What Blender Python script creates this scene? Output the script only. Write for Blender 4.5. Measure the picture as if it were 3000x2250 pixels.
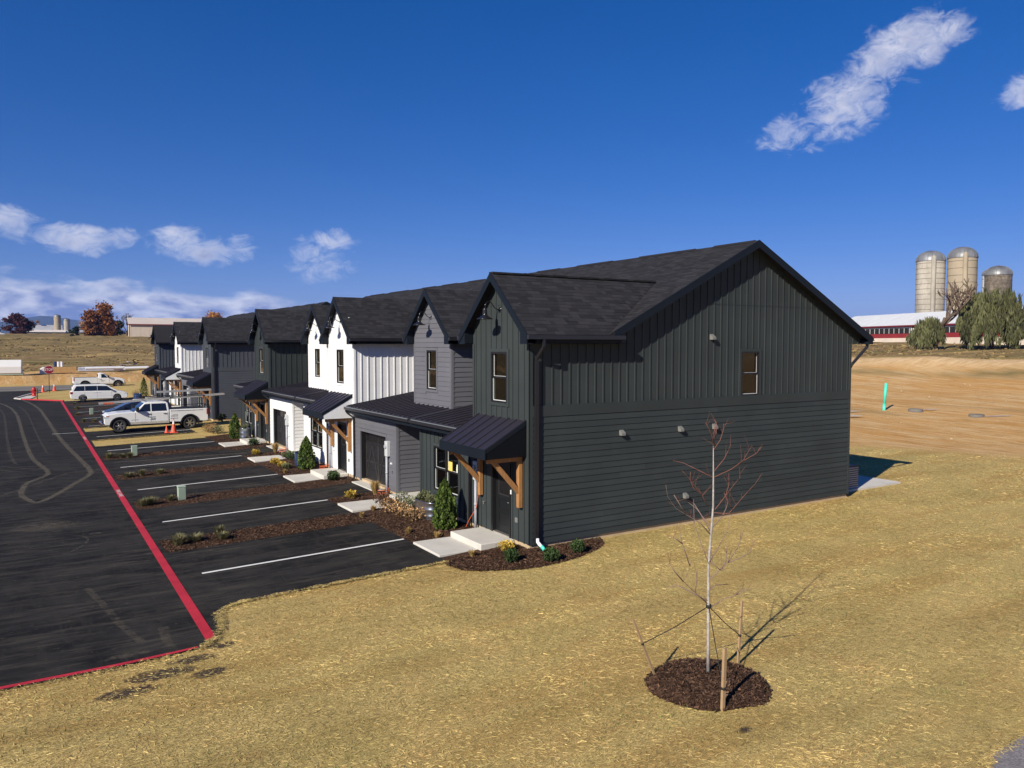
import bpy, bmesh, math, random
import numpy as np
from mathutils import Matrix, Vector, Euler, noise as mnoise
random.seed(7); RNG = np.random.default_rng(7)
scene = bpy.context.scene
for _o in list(bpy.data.objects): bpy.data.objects.remove(_o, do_unlink=True)
COL = scene.collection
PI = math.pi

# ---------------------------------------------------------------- camera
YAW, PITCH = 0.557768, -0.050360
CAM = Vector((-11.697, -17.849, 5.5555))
cd = bpy.data.cameras.new('camera'); cam = bpy.data.objects.new('camera', cd); COL.objects.link(cam)
cd.sensor_width = 36.0; cd.lens = 2279.9/3000*36.0; cd.clip_start = 0.1; cd.clip_end = 30000
cam.location = CAM; cam.rotation_euler = (PI/2+PITCH, 0, -YAW)
scene.camera = cam
scene.render.resolution_x, scene.render.resolution_y = 1024, 768

# ---------------------------------------------------------------- sun, sky, exposure
SUN_EL = math.radians(30.0)
SUN_DIR = Vector((-math.cos(math.radians(22.8))*math.cos(SUN_EL), -math.sin(math.radians(22.8))*math.cos(SUN_EL), math.sin(SUN_EL)))
sl = bpy.data.lights.new('sun', 'SUN'); sl.energy = 5.0; sl.angle = math.radians(0.53); sl.color = (1.0, 0.93, 0.80)
so = bpy.data.objects.new('sun', sl); COL.objects.link(so)
so.rotation_euler = (-SUN_DIR).to_track_quat('-Z', 'Y').to_euler()
scene.view_settings.view_transform = 'Standard'; scene.view_settings.look = 'None'
scene.view_settings.exposure = 0.45; scene.view_settings.gamma = 1.0; scene.view_settings.use_curve_mapping = False

scene.cycles.max_bounces = 5; scene.cycles.diffuse_bounces = 3; scene.cycles.glossy_bounces = 3; scene.cycles.transmission_bounces = 3; scene.cycles.volume_bounces = 0; scene.cycles.transparent_max_bounces = 10
world = bpy.data.worlds.new('World'); scene.world = world; world.use_nodes = True
def build_world():
    nt = world.node_tree; nt.nodes.clear(); N = nt.nodes; L = nt.links
    def val(x):
        return x
    def math_(op, a, b=None, c=None, clamp=False):
        n = N.new('ShaderNodeMath'); n.operation = op; n.use_clamp = clamp
        for i, x in enumerate((a, b, c)):
            if x is None: continue
            if isinstance(x, (int, float)): n.inputs[i].default_value = x
            else: L.new(x, n.inputs[i])
        return n.outputs[0]
    out = N.new('ShaderNodeOutputWorld')
    sky = N.new('ShaderNodeTexSky'); sky.sky_type = 'NISHITA'; sky.sun_disc = False
    sky.sun_elevation = SUN_EL; sky.sun_rotation = math.atan2(SUN_DIR.x, SUN_DIR.y)
    sky.altitude = 0; sky.air_density = 0.7; sky.dust_density = 0.0; sky.ozone_density = 2.0
    gam = N.new('ShaderNodeGamma'); gam.inputs[1].default_value = 0.8; L.new(sky.outputs[0], gam.inputs[0])
    hsv = N.new('ShaderNodeHueSaturation'); hsv.inputs['Saturation'].default_value = 1.62; hsv.inputs['Value'].default_value = 1.0
    L.new(gam.outputs[0], hsv.inputs['Color'])
    bg = N.new('ShaderNodeBackground'); bg.inputs[1].default_value = 0.094
    tn = N.new('ShaderNodeMix'); tn.data_type = 'RGBA'; tn.blend_type = 'MULTIPLY'; tn.inputs[0].default_value = 1.0; tn.inputs[7].default_value = (.74,.69,1.03,1)
    L.new(hsv.outputs[0], tn.inputs[6]); L.new(tn.outputs[2], bg.inputs[0])
    tc = N.new('ShaderNodeTexCoord'); sep = N.new('ShaderNodeSeparateXYZ'); L.new(tc.outputs['Generated'], sep.inputs[0])
    X, Y, Z = sep.outputs
    az = math_('ARCTAN2', X, Y); el = math_('ARCSINE', Z)
    def noise(scale, detail, rough, zs=1.0, off=0.0, dist=0.0):
        m = N.new('ShaderNodeCombineXYZ'); L.new(math_('ADD', az, off), m.inputs[0]); L.new(math_('MULTIPLY', el, zs), m.inputs[1])
        n = N.new('ShaderNodeTexNoise'); n.inputs['Scale'].default_value = scale; n.inputs['Detail'].default_value = detail
        n.inputs['Roughness'].default_value = rough; n.inputs['Distortion'].default_value = dist
        L.new(m.outputs[0], n.inputs['Vector']); return n.outputs['Fac']
    n1 = noise(15, 10, 0.58, 1.5, 0.4, 0.2); n2 = noise(34, 9, 0.66, 1.6, 3.1, 1.1); n3 = noise(15, 10, 0.58, 1.5, 0.418, 0.2)
    # single clouds: (azimuth, elevation, half width, half height, tilt)
    clouds = [(0.922,0.250,0.078,0.026,-0.15),(0.962,0.283,0.060,0.040,-0.45),(1.010,0.317,0.064,0.038,-0.35),(1.055,0.330,0.04,0.022,-0.3),(1.14,0.270,0.036,0.026,-0.5),
              (-0.02,0.132,0.042,0.021,0.0),(0.05,0.117,0.042,0.018,0.0),(0.101,0.122,0.024,0.014,0),
              (0.150,0.119,0.044,0.020,0),(0.188,0.111,0.045,0.019,0.0),(0.226,0.116,0.026,0.020,0),(0.318,0.106,0.052,0.026,0),(0.335,0.119,0.034,0.024,0),
              (-0.30,0.16,0.12,0.03,0.1),(-0.75,0.14,0.16,0.035,0),(1.75,0.20,0.14,0.03,0.2),(2.4,0.13,0.2,0.03,0),(-1.6,0.25,0.15,0.04,0.2),(-2.3,0.17,0.2,0.035,0)]
    tot = None; top = None
    for a, e, ra, re, t in clouds:
        da = math_('SUBTRACT', az, a); de = math_('SUBTRACT', el, e); ct, st = math.cos(t), math.sin(t)
        u = math_('MULTIPLY', math_('SUBTRACT', math_('MULTIPLY', da, ct), math_('MULTIPLY', de, st)), 1/ra)
        v = math_('MULTIPLY', math_('ADD', math_('MULTIPLY', da, st), math_('MULTIPLY', de, ct)), 1/re)
        r2 = math_('ADD', math_('MULTIPLY', u, u), math_('MULTIPLY', v, v))
        m = math_('SUBTRACT', 1.0, r2)
        m = math_('MAXIMUM', m, -1.5)
        tv = math_('ADD', math_('MULTIPLY', v, 0.5), math_('MULTIPLY', u, -0.12))
        w = math_('MAXIMUM', math_('ADD', m, 0.6), 0.0)
        if tot is None: tot = m; sw = w; st_ = math_('MULTIPLY', w, tv)
        else:
            tot = math_('SMOOTH_MAX', tot, m, 0.4); sw = math_('ADD', sw, w); st_ = math_('ADD', st_, math_('MULTIPLY', w, tv))
    vert = math_('DIVIDE', st_, math_('MAXIMUM', sw, 0.001))
    nn = math_('ADD', math_('MULTIPLY', math_('SUBTRACT', n1, 0.5), 3.1), math_('MULTIPLY', math_('SUBTRACT', n2, 0.5), 2.6))
    dens = math_('ADD', math_('SUBTRACT', tot, 0.36), nn)
    ms = N.new('ShaderNodeMapRange'); ms.interpolation_type = 'SMOOTHSTEP'; L.new(dens, ms.inputs[0])
    ms.inputs[1].default_value = -0.30; ms.inputs[2].default_value = 1.45; ms.inputs[3].default_value = 0; ms.inputs[4].default_value = 0.95
    mask1 = ms.outputs[0]
    # low bank along the western horizon (runs on beyond the frame to the left)
    b1 = noise(12, 9, 0.55, 2.6, 7.7, 0.2); b2 = noise(12, 9, 0.55, 2.6, 7.72, 0.2); b3 = noise(5, 3, .5, 1.0, 2.0)
    topel = math_('ADD', math_('ADD', 0.070, math_('MULTIPLY', math_('SUBTRACT', b3, 0.5), 0.03)), math_('MULTIPLY', math_('MAXIMUM', math_('SUBTRACT', az, 0.10), 0.0), -0.14))
    under = math_('MULTIPLY', math_('SUBTRACT', topel, el), 42.0)
    edge = math_('MULTIPLY', math_('SUBTRACT', 0.42, az), 9.0)
    lim = math_('MINIMUM', math_('MINIMUM', under, edge), 0.85)
    db = math_('ADD', lim, math_('MULTIPLY', math_('SUBTRACT', b1, 0.5), 4.2))
    mb = N.new('ShaderNodeMapRange'); mb.interpolation_type = 'SMOOTHSTEP'; L.new(db, mb.inputs[0])
    mb.inputs[1].default_value = -0.35; mb.inputs[2].default_value = 0.55; mb.inputs[4].default_value = 0.95
    lb = N.new('ShaderNodeMapRange'); L.new(math_('ADD', math_('MULTIPLY', math_('SUBTRACT', b2, b1), 5.0), math_('SUBTRACT', 0.72, math_('MULTIPLY', lim, 0.55))), lb.inputs[0])
    lb.inputs[1].default_value = -0.1; lb.inputs[2].default_value = 1.0
    # sun-side lighting of the single clouds
    lit = math_('ADD', math_('ADD', 0.56, math_('MULTIPLY', vert, 0.75)), math_('MULTIPLY', math_('SUBTRACT', n3, n1), 3.4), clamp=True)
    def ramp(f, c0, c1):
        r = N.new('ShaderNodeMix'); r.data_type = 'RGBA'; r.clamp_factor = True; L.new(f, r.inputs[0]); r.inputs[6].default_value = (*c0, 1); r.inputs[7].default_value = (*c1, 1); return r.outputs[2]
    c1 = ramp(lit, (0.26,0.30,0.50), (0.82,0.80,0.86)); c2 = ramp(lb.outputs[0], (0.22,0.28,0.52), (0.98,0.98,1.02))
    cm = N.new('ShaderNodeMix'); cm.data_type = 'RGBA'; L.new(mask1, cm.inputs[0]); L.new(c2, cm.inputs[6]); L.new(c1, cm.inputs[7])
    mask = math_('MAXIMUM', mask1, mb.outputs[0])
    bgc = N.new('ShaderNodeBackground'); L.new(cm.outputs[2], bgc.inputs[0]); bgc.inputs[1].default_value = 0.80
    mix = N.new('ShaderNodeMixShader'); L.new(mask, mix.inputs[0]); L.new(bg.outputs[0], mix.inputs[1]); L.new(bgc.outputs[0], mix.inputs[2])
    L.new(mix.outputs[0], out.inputs[0])
build_world()

# ---------------------------------------------------------------- helpers
def tag(o, label=None, cat=None, group=None, kind=None):
    if label: o['label'] = label
    if cat: o['category'] = cat
    if group: o['group'] = group
    if kind: o['kind'] = kind
    return o
def thing(name, label, cat, loc=(0,0,0), rz=0.0, group=None):
    o = bpy.data.objects.new(name, None); COL.objects.link(o); o.location = loc; o.rotation_euler = (0,0,rz)
    o.empty_display_size = 0.2
    return tag(o, label, cat, group)
def link(name, me, parent=None):
    o = bpy.data.objects.new(name, me); COL.objects.link(o)
    if parent is not None: o.parent = parent
    return o
_cubes = {}
def cube_mesh(m):
    if m.name not in _cubes:
        me = bpy.data.meshes.new('piece_'+m.name)
        v = [(x,y,z) for x in (-.5,.5) for y in (-.5,.5) for z in (-.5,.5)]
        f = [(0,1,3,2),(4,6,7,5),(0,4,5,1),(2,3,7,6),(0,2,6,4),(1,5,7,3)]
        me.from_pydata(v, [], f); me.materials.append(m); _cubes[m.name] = me
    return _cubes[m.name]
def piece(name, c, d, m, parent, rot=None):
    """a plain board/strip: shares one mesh per material"""
    o = link(name, cube_mesh(m), parent); o.location = c; o.scale = d
    if rot: o.rotation_euler = rot
    return o
class MB:
    def __init__(s): s.v = []; s.f = []; s.t = []; s.m = []
    def poly(s, pts, t=1.0, mi=0):
        n = len(s.v); s.v += [tuple(p) for p in pts]; s.f.append(tuple(range(n, n+len(pts)))); s.t.append(t); s.m.append(mi)
    def box(s, x0,x1,y0,y1,z0,z1, t=1.0, mi=0, M=None):
        v = [Vector((x,y,z)) for x in (x0,x1) for y in (y0,y1) for z in (z0,z1)]
        if M is not None: v = [M @ p for p in v]
        n = len(s.v); s.v += [tuple(p) for p in v]
        for f in ((0,1,3,2),(4,6,7,5),(0,4,5,1),(2,3,7,6),(0,2,6,4),(1,5,7,3)):
            s.f.append(tuple(n+i for i in f)); s.t.append(t); s.m.append(mi)
    def prism(s, pts, vec, t=1.0, mi=0):
        """closed extrusion of polygon pts along vec"""
        n = len(s.v); k = len(pts); vec = Vector(vec)
        s.v += [tuple(p) for p in pts] + [tuple(Vector(p)+vec) for p in pts]
        s.f.append(tuple(range(n+k-1, n-1, -1))); s.f.append(tuple(range(n+k, n+2*k)))
        for i in range(k): s.f.append((n+i, n+(i+1)%k, n+k+(i+1)%k, n+k+i))
        s.t += [t]*(k+2); s.m += [mi]*(k+2)
    def tube(s, pts, r, seg=8, t=1.0, mi=0, cap=True):
        pts = [Vector(p) for p in pts]; rs = r if isinstance(r, (list,tuple)) else [r]*len(pts)
        rings = []; up = None
        for i, p in enumerate(pts):
            d = (pts[min(i+1,len(pts)-1)]-pts[max(i-1,0)]).normalized()
            if up is None:
                up = d.orthogonal().normalized()
            a = (up - d*up.dot(d))
            a = a.normalized() if a.length > 1e-6 else d.orthogonal().normalized()
            up = a; b = d.cross(a)
            n = len(s.v); s.v += [tuple(p + (a*math.cos(2*PI*k/seg)+b*math.sin(2*PI*k/seg))*rs[i]) for k in range(seg)]; rings.append(n)
        for a, b in zip(rings, rings[1:]):
            for k in range(seg):
                s.f.append((a+k, a+(k+1)%seg, b+(k+1)%seg, b+k)); s.t.append(t); s.m.append(mi)
        if cap:
            s.f.append(tuple(rings[0]+k for k in range(seg-1,-1,-1))); s.t.append(t); s.m.append(mi)
            s.f.append(tuple(rings[-1]+k for k in range(seg))); s.t.append(t); s.m.append(mi)
    def lathe(s, prof, c=(0,0,0), seg=16, t=1.0, mi=0, axis='z'):
        n0 = len(s.v); c = Vector(c)
        for r, h in prof:
            for k in range(seg):
                a = 2*PI*k/seg; p = (r*math.cos(a), r*math.sin(a), h)
                if axis == 'y': p = (p[0], p[2], p[1])
                if axis == 'x': p = (p[2], p[0], p[1])
                s.v.append(tuple(c+Vector(p)))
        for i in range(len(prof)-1):
            for k in range(seg):
                s.f.append((n0+i*seg+k, n0+i*seg+(k+1)%seg, n0+(i+1)*seg+(k+1)%seg, n0+(i+1)*seg+k)); s.t.append(t); s.m.append(mi)
    def mesh(s, name, mats, smooth=False):
        me = bpy.data.meshes.new(name); me.from_pydata(s.v, [], s.f)
        for m in (mats if isinstance(mats, (list,tuple)) else [mats]): me.materials.append(m)
        if any(t != 1.0 for t in s.t):
            a = me.attributes.new('tint', 'FLOAT', 'FACE'); a.data.foreach_set('value', s.t)
        if any(s.m): me.polygons.foreach_set('material_index', s.m)
        if smooth: me.polygons.foreach_set('use_smooth', [True]*len(s.f))
        me.update(); return me
    def build(s, name, mats, parent=None, smooth=False, kind=None):
        o = link(name, s.mesh(name, mats, smooth), parent)
        if kind: o['kind'] = kind
        return o
def bevel(o, w, seg=2, ang=35):
    b = o.modifiers.new('bevel', 'BEVEL'); b.width = w; b.segments = seg; b.limit_method = 'ANGLE'; b.angle_limit = math.radians(ang); b.harden_normals = False
    return o
def quads_mesh(name, P, mats, tint=None, smooth=False):
    """P: (n,4,3) array of quads -> one mesh, fast"""
    P = np.ascontiguousarray(P, dtype=np.float32); n = len(P)
    me = bpy.data.meshes.new(name); me.vertices.add(n*4); me.vertices.foreach_set('co', P.reshape(-1))
    me.loops.add(n*4); me.loops.foreach_set('vertex_index', np.arange(n*4, dtype=np.int32))
    me.polygons.add(n); me.polygons.foreach_set('loop_start', np.arange(0, n*4, 4, dtype=np.int32))
    me.polygons.foreach_set('loop_total', np.full(n, 4, dtype=np.int32))
    for m in (mats if isinstance(mats, (list,tuple)) else [mats]): me.materials.append(m)
    if tint is not None:
        a = me.attributes.new('tint', 'FLOAT', 'FACE'); a.data.foreach_set('value', np.asarray(tint, dtype=np.float32))
    me.update(calc_edges=True); return me
def copy_tree(o, parent=None, loc=None, rz=None, label=None):
    c = o.copy(); COL.objects.link(c)
    if parent is not None: c.parent = parent
    for ch in list(o.children): copy_tree(ch, c)
    if loc is not None: c.location = loc
    if rz is not None: c.rotation_euler = (0,0,rz)
    if label: c['label'] = label
    return c
def lin(h):
    r = [int(h[i:i+2],16)/255 for i in (0,2,4)]
    return tuple(x/12.92 if x <= .04045 else ((x+.055)/1.055)**2.4 for x in r)

# ---------------------------------------------------------------- materials
def pmat(name, col, rough=0.6, var=0.12, vs=1.5, fine=0.0, fs=60, bump=0.0, bs=80, metal=0.0, spec=0.4, tint=False, col2=None, stretch=None, emis=None, trans=0.0, orand=0.0):
    m = bpy.data.materials.new(name); m.use_nodes = True; nt = m.node_tree; N = nt.nodes; L = nt.links
    b = N['Principled BSDF']; b.inputs['Roughness'].default_value = rough; b.inputs['Metallic'].default_value = metal
    b.inputs['Specular IOR Level'].default_value = spec
    g = N.new('ShaderNodeNewGeometry'); vec = g.outputs['Position']
    if stretch:
        mp = N.new('ShaderNodeMapping'); mp.inputs['Scale'].default_value = stretch; L.new(vec, mp.inputs[0]); vec = mp.outputs[0]
    def noise(sc, det=4):
        n = N.new('ShaderNodeTexNoise'); n.inputs['Scale'].default_value = sc; n.inputs['Detail'].default_value = det; n.inputs['Roughness'].default_value = .6; L.new(vec, n.inputs['Vector']); return n.outputs['Fac']
    def remap(f, lo, hi):
        r = N.new('ShaderNodeMapRange'); r.inputs[1].default_value = .3; r.inputs[2].default_value = .7; r.inputs[3].default_value = lo; r.inputs[4].default_value = hi; L.new(f, r.inputs[0]); return r.outputs[0]
    def mul(a, b_):
        n = N.new('ShaderNodeMath'); n.operation = 'MULTIPLY'; L.new(a, n.inputs[0]); L.new(b_, n.inputs[1]); return n.outputs[0]
    f = remap(noise(vs, 6), 1-var, 1+var)
    if fine: f = mul(f, remap(noise(fs, 3), 1-fine, 1+fine))
    if tint:
        a = N.new('ShaderNodeAttribute'); a.attribute_name = 'tint'; f = mul(f, a.outputs['Fac'])
    if orand:
        oi = N.new('ShaderNodeObjectInfo'); r_ = N.new('ShaderNodeMapRange'); r_.inputs[3].default_value = 1-orand; r_.inputs[4].default_value = 1+orand; L.new(oi.outputs['Random'], r_.inputs[0]); f = mul(f, r_.outputs[0])
    if col2:
        mx = N.new('ShaderNodeMix'); mx.data_type = 'RGBA'; mx.inputs[6].default_value = (*col, 1); mx.inputs[7].default_value = (*col2, 1)
        L.new(remap(noise(vs*1.7, 5), 0, 1), mx.inputs[0]); base = mx.outputs[2]
    else:
        rgb = N.new('ShaderNodeRGB'); rgb.outputs[0].default_value = (*col, 1); base = rgb.outputs[0]
    sc = N.new('ShaderNodeVectorMath'); sc.operation = 'SCALE'; L.new(base, sc.inputs[0]); L.new(f, sc.inputs['Scale'])
    L.new(sc.outputs[0], b.inputs['Base Color'])
    if bump:
        bm = N.new('ShaderNodeBump'); bm.inputs['Strength'].default_value = bump; bm.inputs['Distance'].default_value = 0.01; L.new(noise(bs, 3), bm.inputs['Height']); L.new(bm.outputs[0], b.inputs['Normal'])
    if emis:
        b.inputs['Emission Color'].default_value = (*emis[0], 1); b.inputs['Emission Strength'].default_value = emis[1]
    if trans:
        # thin leaf: let some light through
        tr = N.new('ShaderNodeBsdfTranslucent'); L.new(sc.outputs[0], tr.inputs[0]); ms = N.new('ShaderNodeMixShader'); ms.inputs[0].default_value = trans
        L.new(b.outputs[0], ms.inputs[1]); L.new(tr.outputs[0], ms.inputs[2]); L.new(ms.outputs[0], N['Material Output'].inputs[0])
    return m
def glass_mat(name, tint_=(0.9,0.95,0.95), rough=0.0, extra=0.05):
    m = bpy.data.materials.new(name); m.use_nodes = True; nt = m.node_tree; N = nt.nodes; L = nt.links; N.clear()
    o = N.new('ShaderNodeOutputMaterial'); t = N.new('ShaderNodeBsdfTransparent'); t.inputs[0].default_value = (*tint_, 1)
    g = N.new('ShaderNodeBsdfGlossy'); g.inputs['Roughness'].default_value = rough; g.inputs[0].default_value = (.95,.97,1,1)
    f = N.new('ShaderNodeFresnel'); f.inputs[0].default_value = 1.5
    a = N.new('ShaderNodeMath'); a.operation = 'MULTIPLY_ADD'; a.inputs[1].default_value = 1.1; a.inputs[2].default_value = extra; a.use_clamp = True; L.new(f.outputs[0], a.inputs[0])
    # slight waviness of the pane
    bn = N.new('ShaderNodeTexNoise'); bn.inputs['Scale'].default_value = 1.1; ge = N.new('ShaderNodeNewGeometry'); L.new(ge.outputs['Position'], bn.inputs['Vector'])
    bp = N.new('ShaderNodeBump'); bp.inputs['Strength'].default_value = 0.05; bp.inputs['Distance'].default_value = 0.1; L.new(bn.outputs['Fac'], bp.inputs['Height']); L.new(bp.outputs[0], g.inputs['Normal'])
    mx = N.new('ShaderNodeMixShader'); L.new(a.outputs[0], mx.inputs[0]); L.new(t.outputs[0], mx.inputs[1]); L.new(g.outputs[0], mx.inputs[2]); L.new(mx.outputs[0], o.inputs[0])
    return m
M = {}
M['green'] = pmat('siding_green_grey', (.036,.0435,.044), .62, .13, .6, .10, 90, .15, 120, orand=.07, spec=.22)
M['greengable'] = M['green']
M['grey'] = pmat('siding_mid_grey', (.118,.118,.134), .6, .08, .9, .08, 90, .12, 120, orand=.04)
M['white'] = pmat('siding_white', (.74,.74,.745), .6, .05, .9, .04, 90, .10, 120, orand=.02)
M['white2'] = pmat('siding_warm_white', (.78,.77,.76), .6, .05, .9, .04, 90, .10, 120)
M['blue'] = pmat('siding_slate_blue', (.060,.067,.083), .6, .10, .9, .10, 90, .12, 120)
M['shingle'] = pmat('asphalt_shingle', (.0245,.0235,.0265), .9, .07, .7, .35, 130, .5, 160, tint=True, spec=.2)
M['deck'] = pmat('roof_deck_dark', (.022,.0205,.023), .9, .15, 1, .3, 120, .4, 150, spec=.2)
M['fascia'] = pmat('fascia_near_black', (.006,.0095,.015), .55, .1, 2, spec=.25)
M['soffit'] = pmat('soffit_black', (.005,.006,.008), .8, .1, 2, spec=.1)
M['metalroof'] = pmat('standing_seam_bronze', (.036,.032,.045), .42, .10, 1.2, .05, 50, 0, 80, metal=.35, spec=.5)
M['gutter'] = pmat('gutter_black', (.018,.018,.022), .3, .05, 2, spec=.6)
M['gutteredge'] = pmat('gutter_lip_grey', (.30,.34,.38), .35, .05, 2, metal=.6)
M['downspout'] = pmat('downspout_black', (.014,.013,.016), .35, .1, 2, spec=.6)
M['wood'] = pmat('cedar_timber', (.34,.165,.058), .65, .22, 3, .15, 30, .2, 60, stretch=(5,5,1))
M['conc'] = pmat('concrete', (.56,.53,.475), .85, .10, 1.1, .10, 70, .2, 140)
M['found'] = pmat('foundation_concrete', (.47,.355,.22), .9, .14, 1.4, .10, 60, .2, 100)
M['black'] = pmat('window_frame_black', (.012,.012,.013), .4, .05, 2)
M['sash'] = pmat('sash_white_vinyl', (.80,.80,.80), .4, .02, 2)
M['door'] = pmat('door_black', (.010,.011,.012), .42, .08, 3)
M['garage'] = pmat('garage_door_dark', (.013,.012,.013), .6, .3, 2, .2, 25)
M['brace'] = pmat('garage_door_trim', (.032,.028,.028), .6, .2, 2)
M['glass'] = glass_mat('window_glass', (.50,.55,.53), 0.0, 0.02)
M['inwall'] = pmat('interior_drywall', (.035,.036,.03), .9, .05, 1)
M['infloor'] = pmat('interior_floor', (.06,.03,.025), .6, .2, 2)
M['inwood'] = pmat('interior_osb', (.62,.38,.13), .8, .2, 4, .15, 30)
M['vent'] = pmat('vent_grey', (.17,.17,.16), .6, .1, 3)
M['pvc'] = pmat('conduit_grey', (.36,.37,.41), .45, .08, 2)
M['meter'] = pmat('meter_grey', (.50,.51,.52), .5, .08, 2)
M['whiteplastic'] = pmat('white_plastic', (.80,.80,.80), .4, .03, 2)
M['teal'] = pmat('teal_pvc', (.07,.62,.48), .4, .06, 3)
M['lampblack'] = pmat('lamp_black', (.012,.011,.012), .22, .05, 3, spec=.8)
M['galv'] = pmat('galvanised_steel', (.48,.50,.54), .28, .12, 4, .08, 60, 0, 80, metal=.95)
M['navy'] = pmat('navy_tank', (.035,.06,.16), .35, .1, 4, metal=.4)
M['brass'] = pmat('tap_metal', (.6,.55,.5), .3, .05, 4, metal=.8)
M['cordorange'] = pmat('cord_orange', (.65,.12,.035), .5, .05, 3)
M['paper'] = pmat('paper_yellow', (.75,.56,.12), .8, .04, 3)
M['paperlight'] = pmat('paper_pale', (.72,.76,.55), .8, .04, 3)
M['ink'] = pmat('ink_dark', (.03,.03,.03), .7, .04, 3)
# ================================================================ terrain
def _sm(x, a, b):
    t = np.clip((x-a)/(b-a), 0, 1); return t*t*(3-2*t)
LY = ([112,119,131,146,220,300,320,402,800,3000,9000], [-.45,.75,1.22,1.7,4.6,8.35,8.8,10.5,15.5,40,60])
RS = ([26,47,60,70,73.5,81,122,156,200,600,3000,9000], [-.5,.56,1.25,2.1,2.55,3.66,4.9,6.05,6.4,9,30,60])
def gz(x, y):
    x = np.asarray(x, float); y = np.asarray(y, float)
    pad = np.interp(x, [-8,-2.1,0], [-.4,-.25,-.14])
    k = np.clip((x+2.1)/2.1, 0, 1)
    pad = pad - k*.02*np.clip(-y-1, 0, 12)
    l = np.interp(y, *LY); r = -.5+(np.interp(.87*x+.5*y, *RS)+.5)*_sm(x, 14, 30); w = np.interp(-x, [30,80,300,3000], [-.45,.3,6,60]); s = np.interp(-y, [30,80,300,3000], [-.45,-.2,2,40])
    return np.maximum(np.maximum(pad, l), np.maximum(np.maximum(r, w), s))
def gzf(x, y): return float(gz(x, y))
def vnoise(x, y, s, seed=0.0):
    return np.array([mnoise.noise(Vector((a/s+seed, b/s, seed))) for a, b in zip(np.ravel(x), np.ravel(y))]).reshape(np.shape(x))
def build_ground():
    def grow(a, step, end, f=1.18):
        out = []; v = a
        while abs(v) < abs(end): v += step; out.append(v); step *= f
        return out
    xs = sorted(set([-8,-2.1,0] + list(np.arange(-14,-8,1.0)) + list(np.arange(-7,-2.1,1.0)) + [-1] + list(np.arange(1,34,1.0)) + list(np.arange(34,90,1.7)) + grow(90,2.5,9000) + grow(-14,-1.5,-9000)))
    ys = sorted(set(list(np.arange(-16,8,1.0)) + list(np.arange(8,106,2.0)) + list(np.arange(106,152,1.5)) + list(np.arange(152,340,4)) + grow(340,5,9000) + grow(-16,-1.5,-9000)))
    X, Y = np.meshgrid(xs, ys); Z = gz(X, Y)
    s1 = .87*X+.5*Y
    free = np.maximum(_sm(s1, 28, 45)*_sm(X,14,30), _sm(Y, 113, 122))
    n = vnoise(X, Y, 9, 1.3)*.22 + vnoise(X, Y, 2.7, 4.1)*.12
    n2 = vnoise(X, Y, 60, 2.2)
    Z = Z + free*n*np.clip((s1+np.maximum(Y,0))/120, .6, 3)
    Z += _sm(np.hypot(X, Y), 500, 2500)*n2*4
    # low ridge of spoil left along the upper edge of the dig
    Z += np.exp(-((s1-80)/3.2)**2)*(0.45+.5*vnoise(X, Y, 7, 9.0))*_sm(X, 30, 50)
    # slight humps in the straw cover
    st = (1-free)*_sm(X, -2, .5)*_sm(-Y, 1.5, 4); Z += st*vnoise(X, Y, 3.1, 6.0)*.035
    V = np.stack([X, Y, Z], -1).reshape(-1, 3); nx = len(xs); ny = len(ys)
    F = [(j*nx+i, j*nx+i+1, (j+1)*nx+i+1, (j+1)*nx+i) for j in range(ny-1) for i in range(nx-1)]
    me = bpy.data.meshes.new('ground'); me.from_pydata(V.tolist(), [], F)
    dirt = _sm(X, 14, 17)*_sm(s1+vnoise(X, Y, 5, 3)*3.0, 26.6, 30.0)*(1-_sm(s1+vnoise(X,Y,14,8)*6, 82, 92))
    dirt = np.maximum(dirt, _sm(Y, 112, 115)*(1-_sm(Y+vnoise(X,Y,9,3)*4, 127, 134)))
    field = np.maximum(np.maximum(_sm(s1, 84, 94)*_sm(X, 20, 40), _sm(Y, 127, 136)), np.maximum(_sm(-X, 24, 30), _sm(-Y, 22, 30)))
    spoil = np.exp(-((s1-79.5)/3.0)**2)*_sm(X, 30, 50)
    olive = np.exp(-((s1-73.5+vnoise(X,Y,8,5)*1.5)/1.5)**2)*_sm(X,30,50)*np.clip(.7+vnoise(X,Y,5,6),0,1)
    for nm, a in (('olive', olive), ('dirt', dirt), ('field', field*(1-dirt*.7)), ('spoil', spoil)):
        at = me.attributes.new(nm, 'FLOAT', 'POINT'); at.data.foreach_set('value', a.reshape(-1).astype(np.float32))
    me.polygons.foreach_set('use_smooth', [True]*len(F)); me.update()
    o = link('ground', me); o['kind'] = 'structure'
    m = bpy.data.materials.new('ground_cover'); m.use_nodes = True; nt = m.node_tree; N = nt.nodes; L = nt.links; me.materials.append(m)
    b = N['Principled BSDF']; b.inputs['Roughness'].default_value = .95; b.inputs['Specular IOR Level'].default_value = .1
    g = N.new('ShaderNodeNewGeometry')
    def noise(sc, det=5, stretch=None, rough=.6):
        n = N.new('ShaderNodeTexNoise'); n.inputs['Scale'].default_value = sc; n.inputs['Detail'].default_value = det; n.inputs['Roughness'].default_value = rough
        v = g.outputs['Position']
        if stretch:
            mp = N.new('ShaderNodeMapping'); mp.inputs['Rotation'].default_value = (0,0,stretch[3]); mp.inputs['Scale'].default_value = stretch[:3]; L.new(v, mp.inputs[0]); v = mp.outputs[0]
        L.new(v, n.inputs['Vector']); return n.outputs['Fac']
    def rng(f, a, b_, lo=0, hi=1):
        r = N.new('ShaderNodeMapRange'); r.inputs[1].default_value = a; r.inputs[2].default_value = b_; r.inputs[3].default_value = lo; r.inputs[4].default_value = hi; L.new(f, r.inputs[0]); return r.outputs[0]
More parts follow.
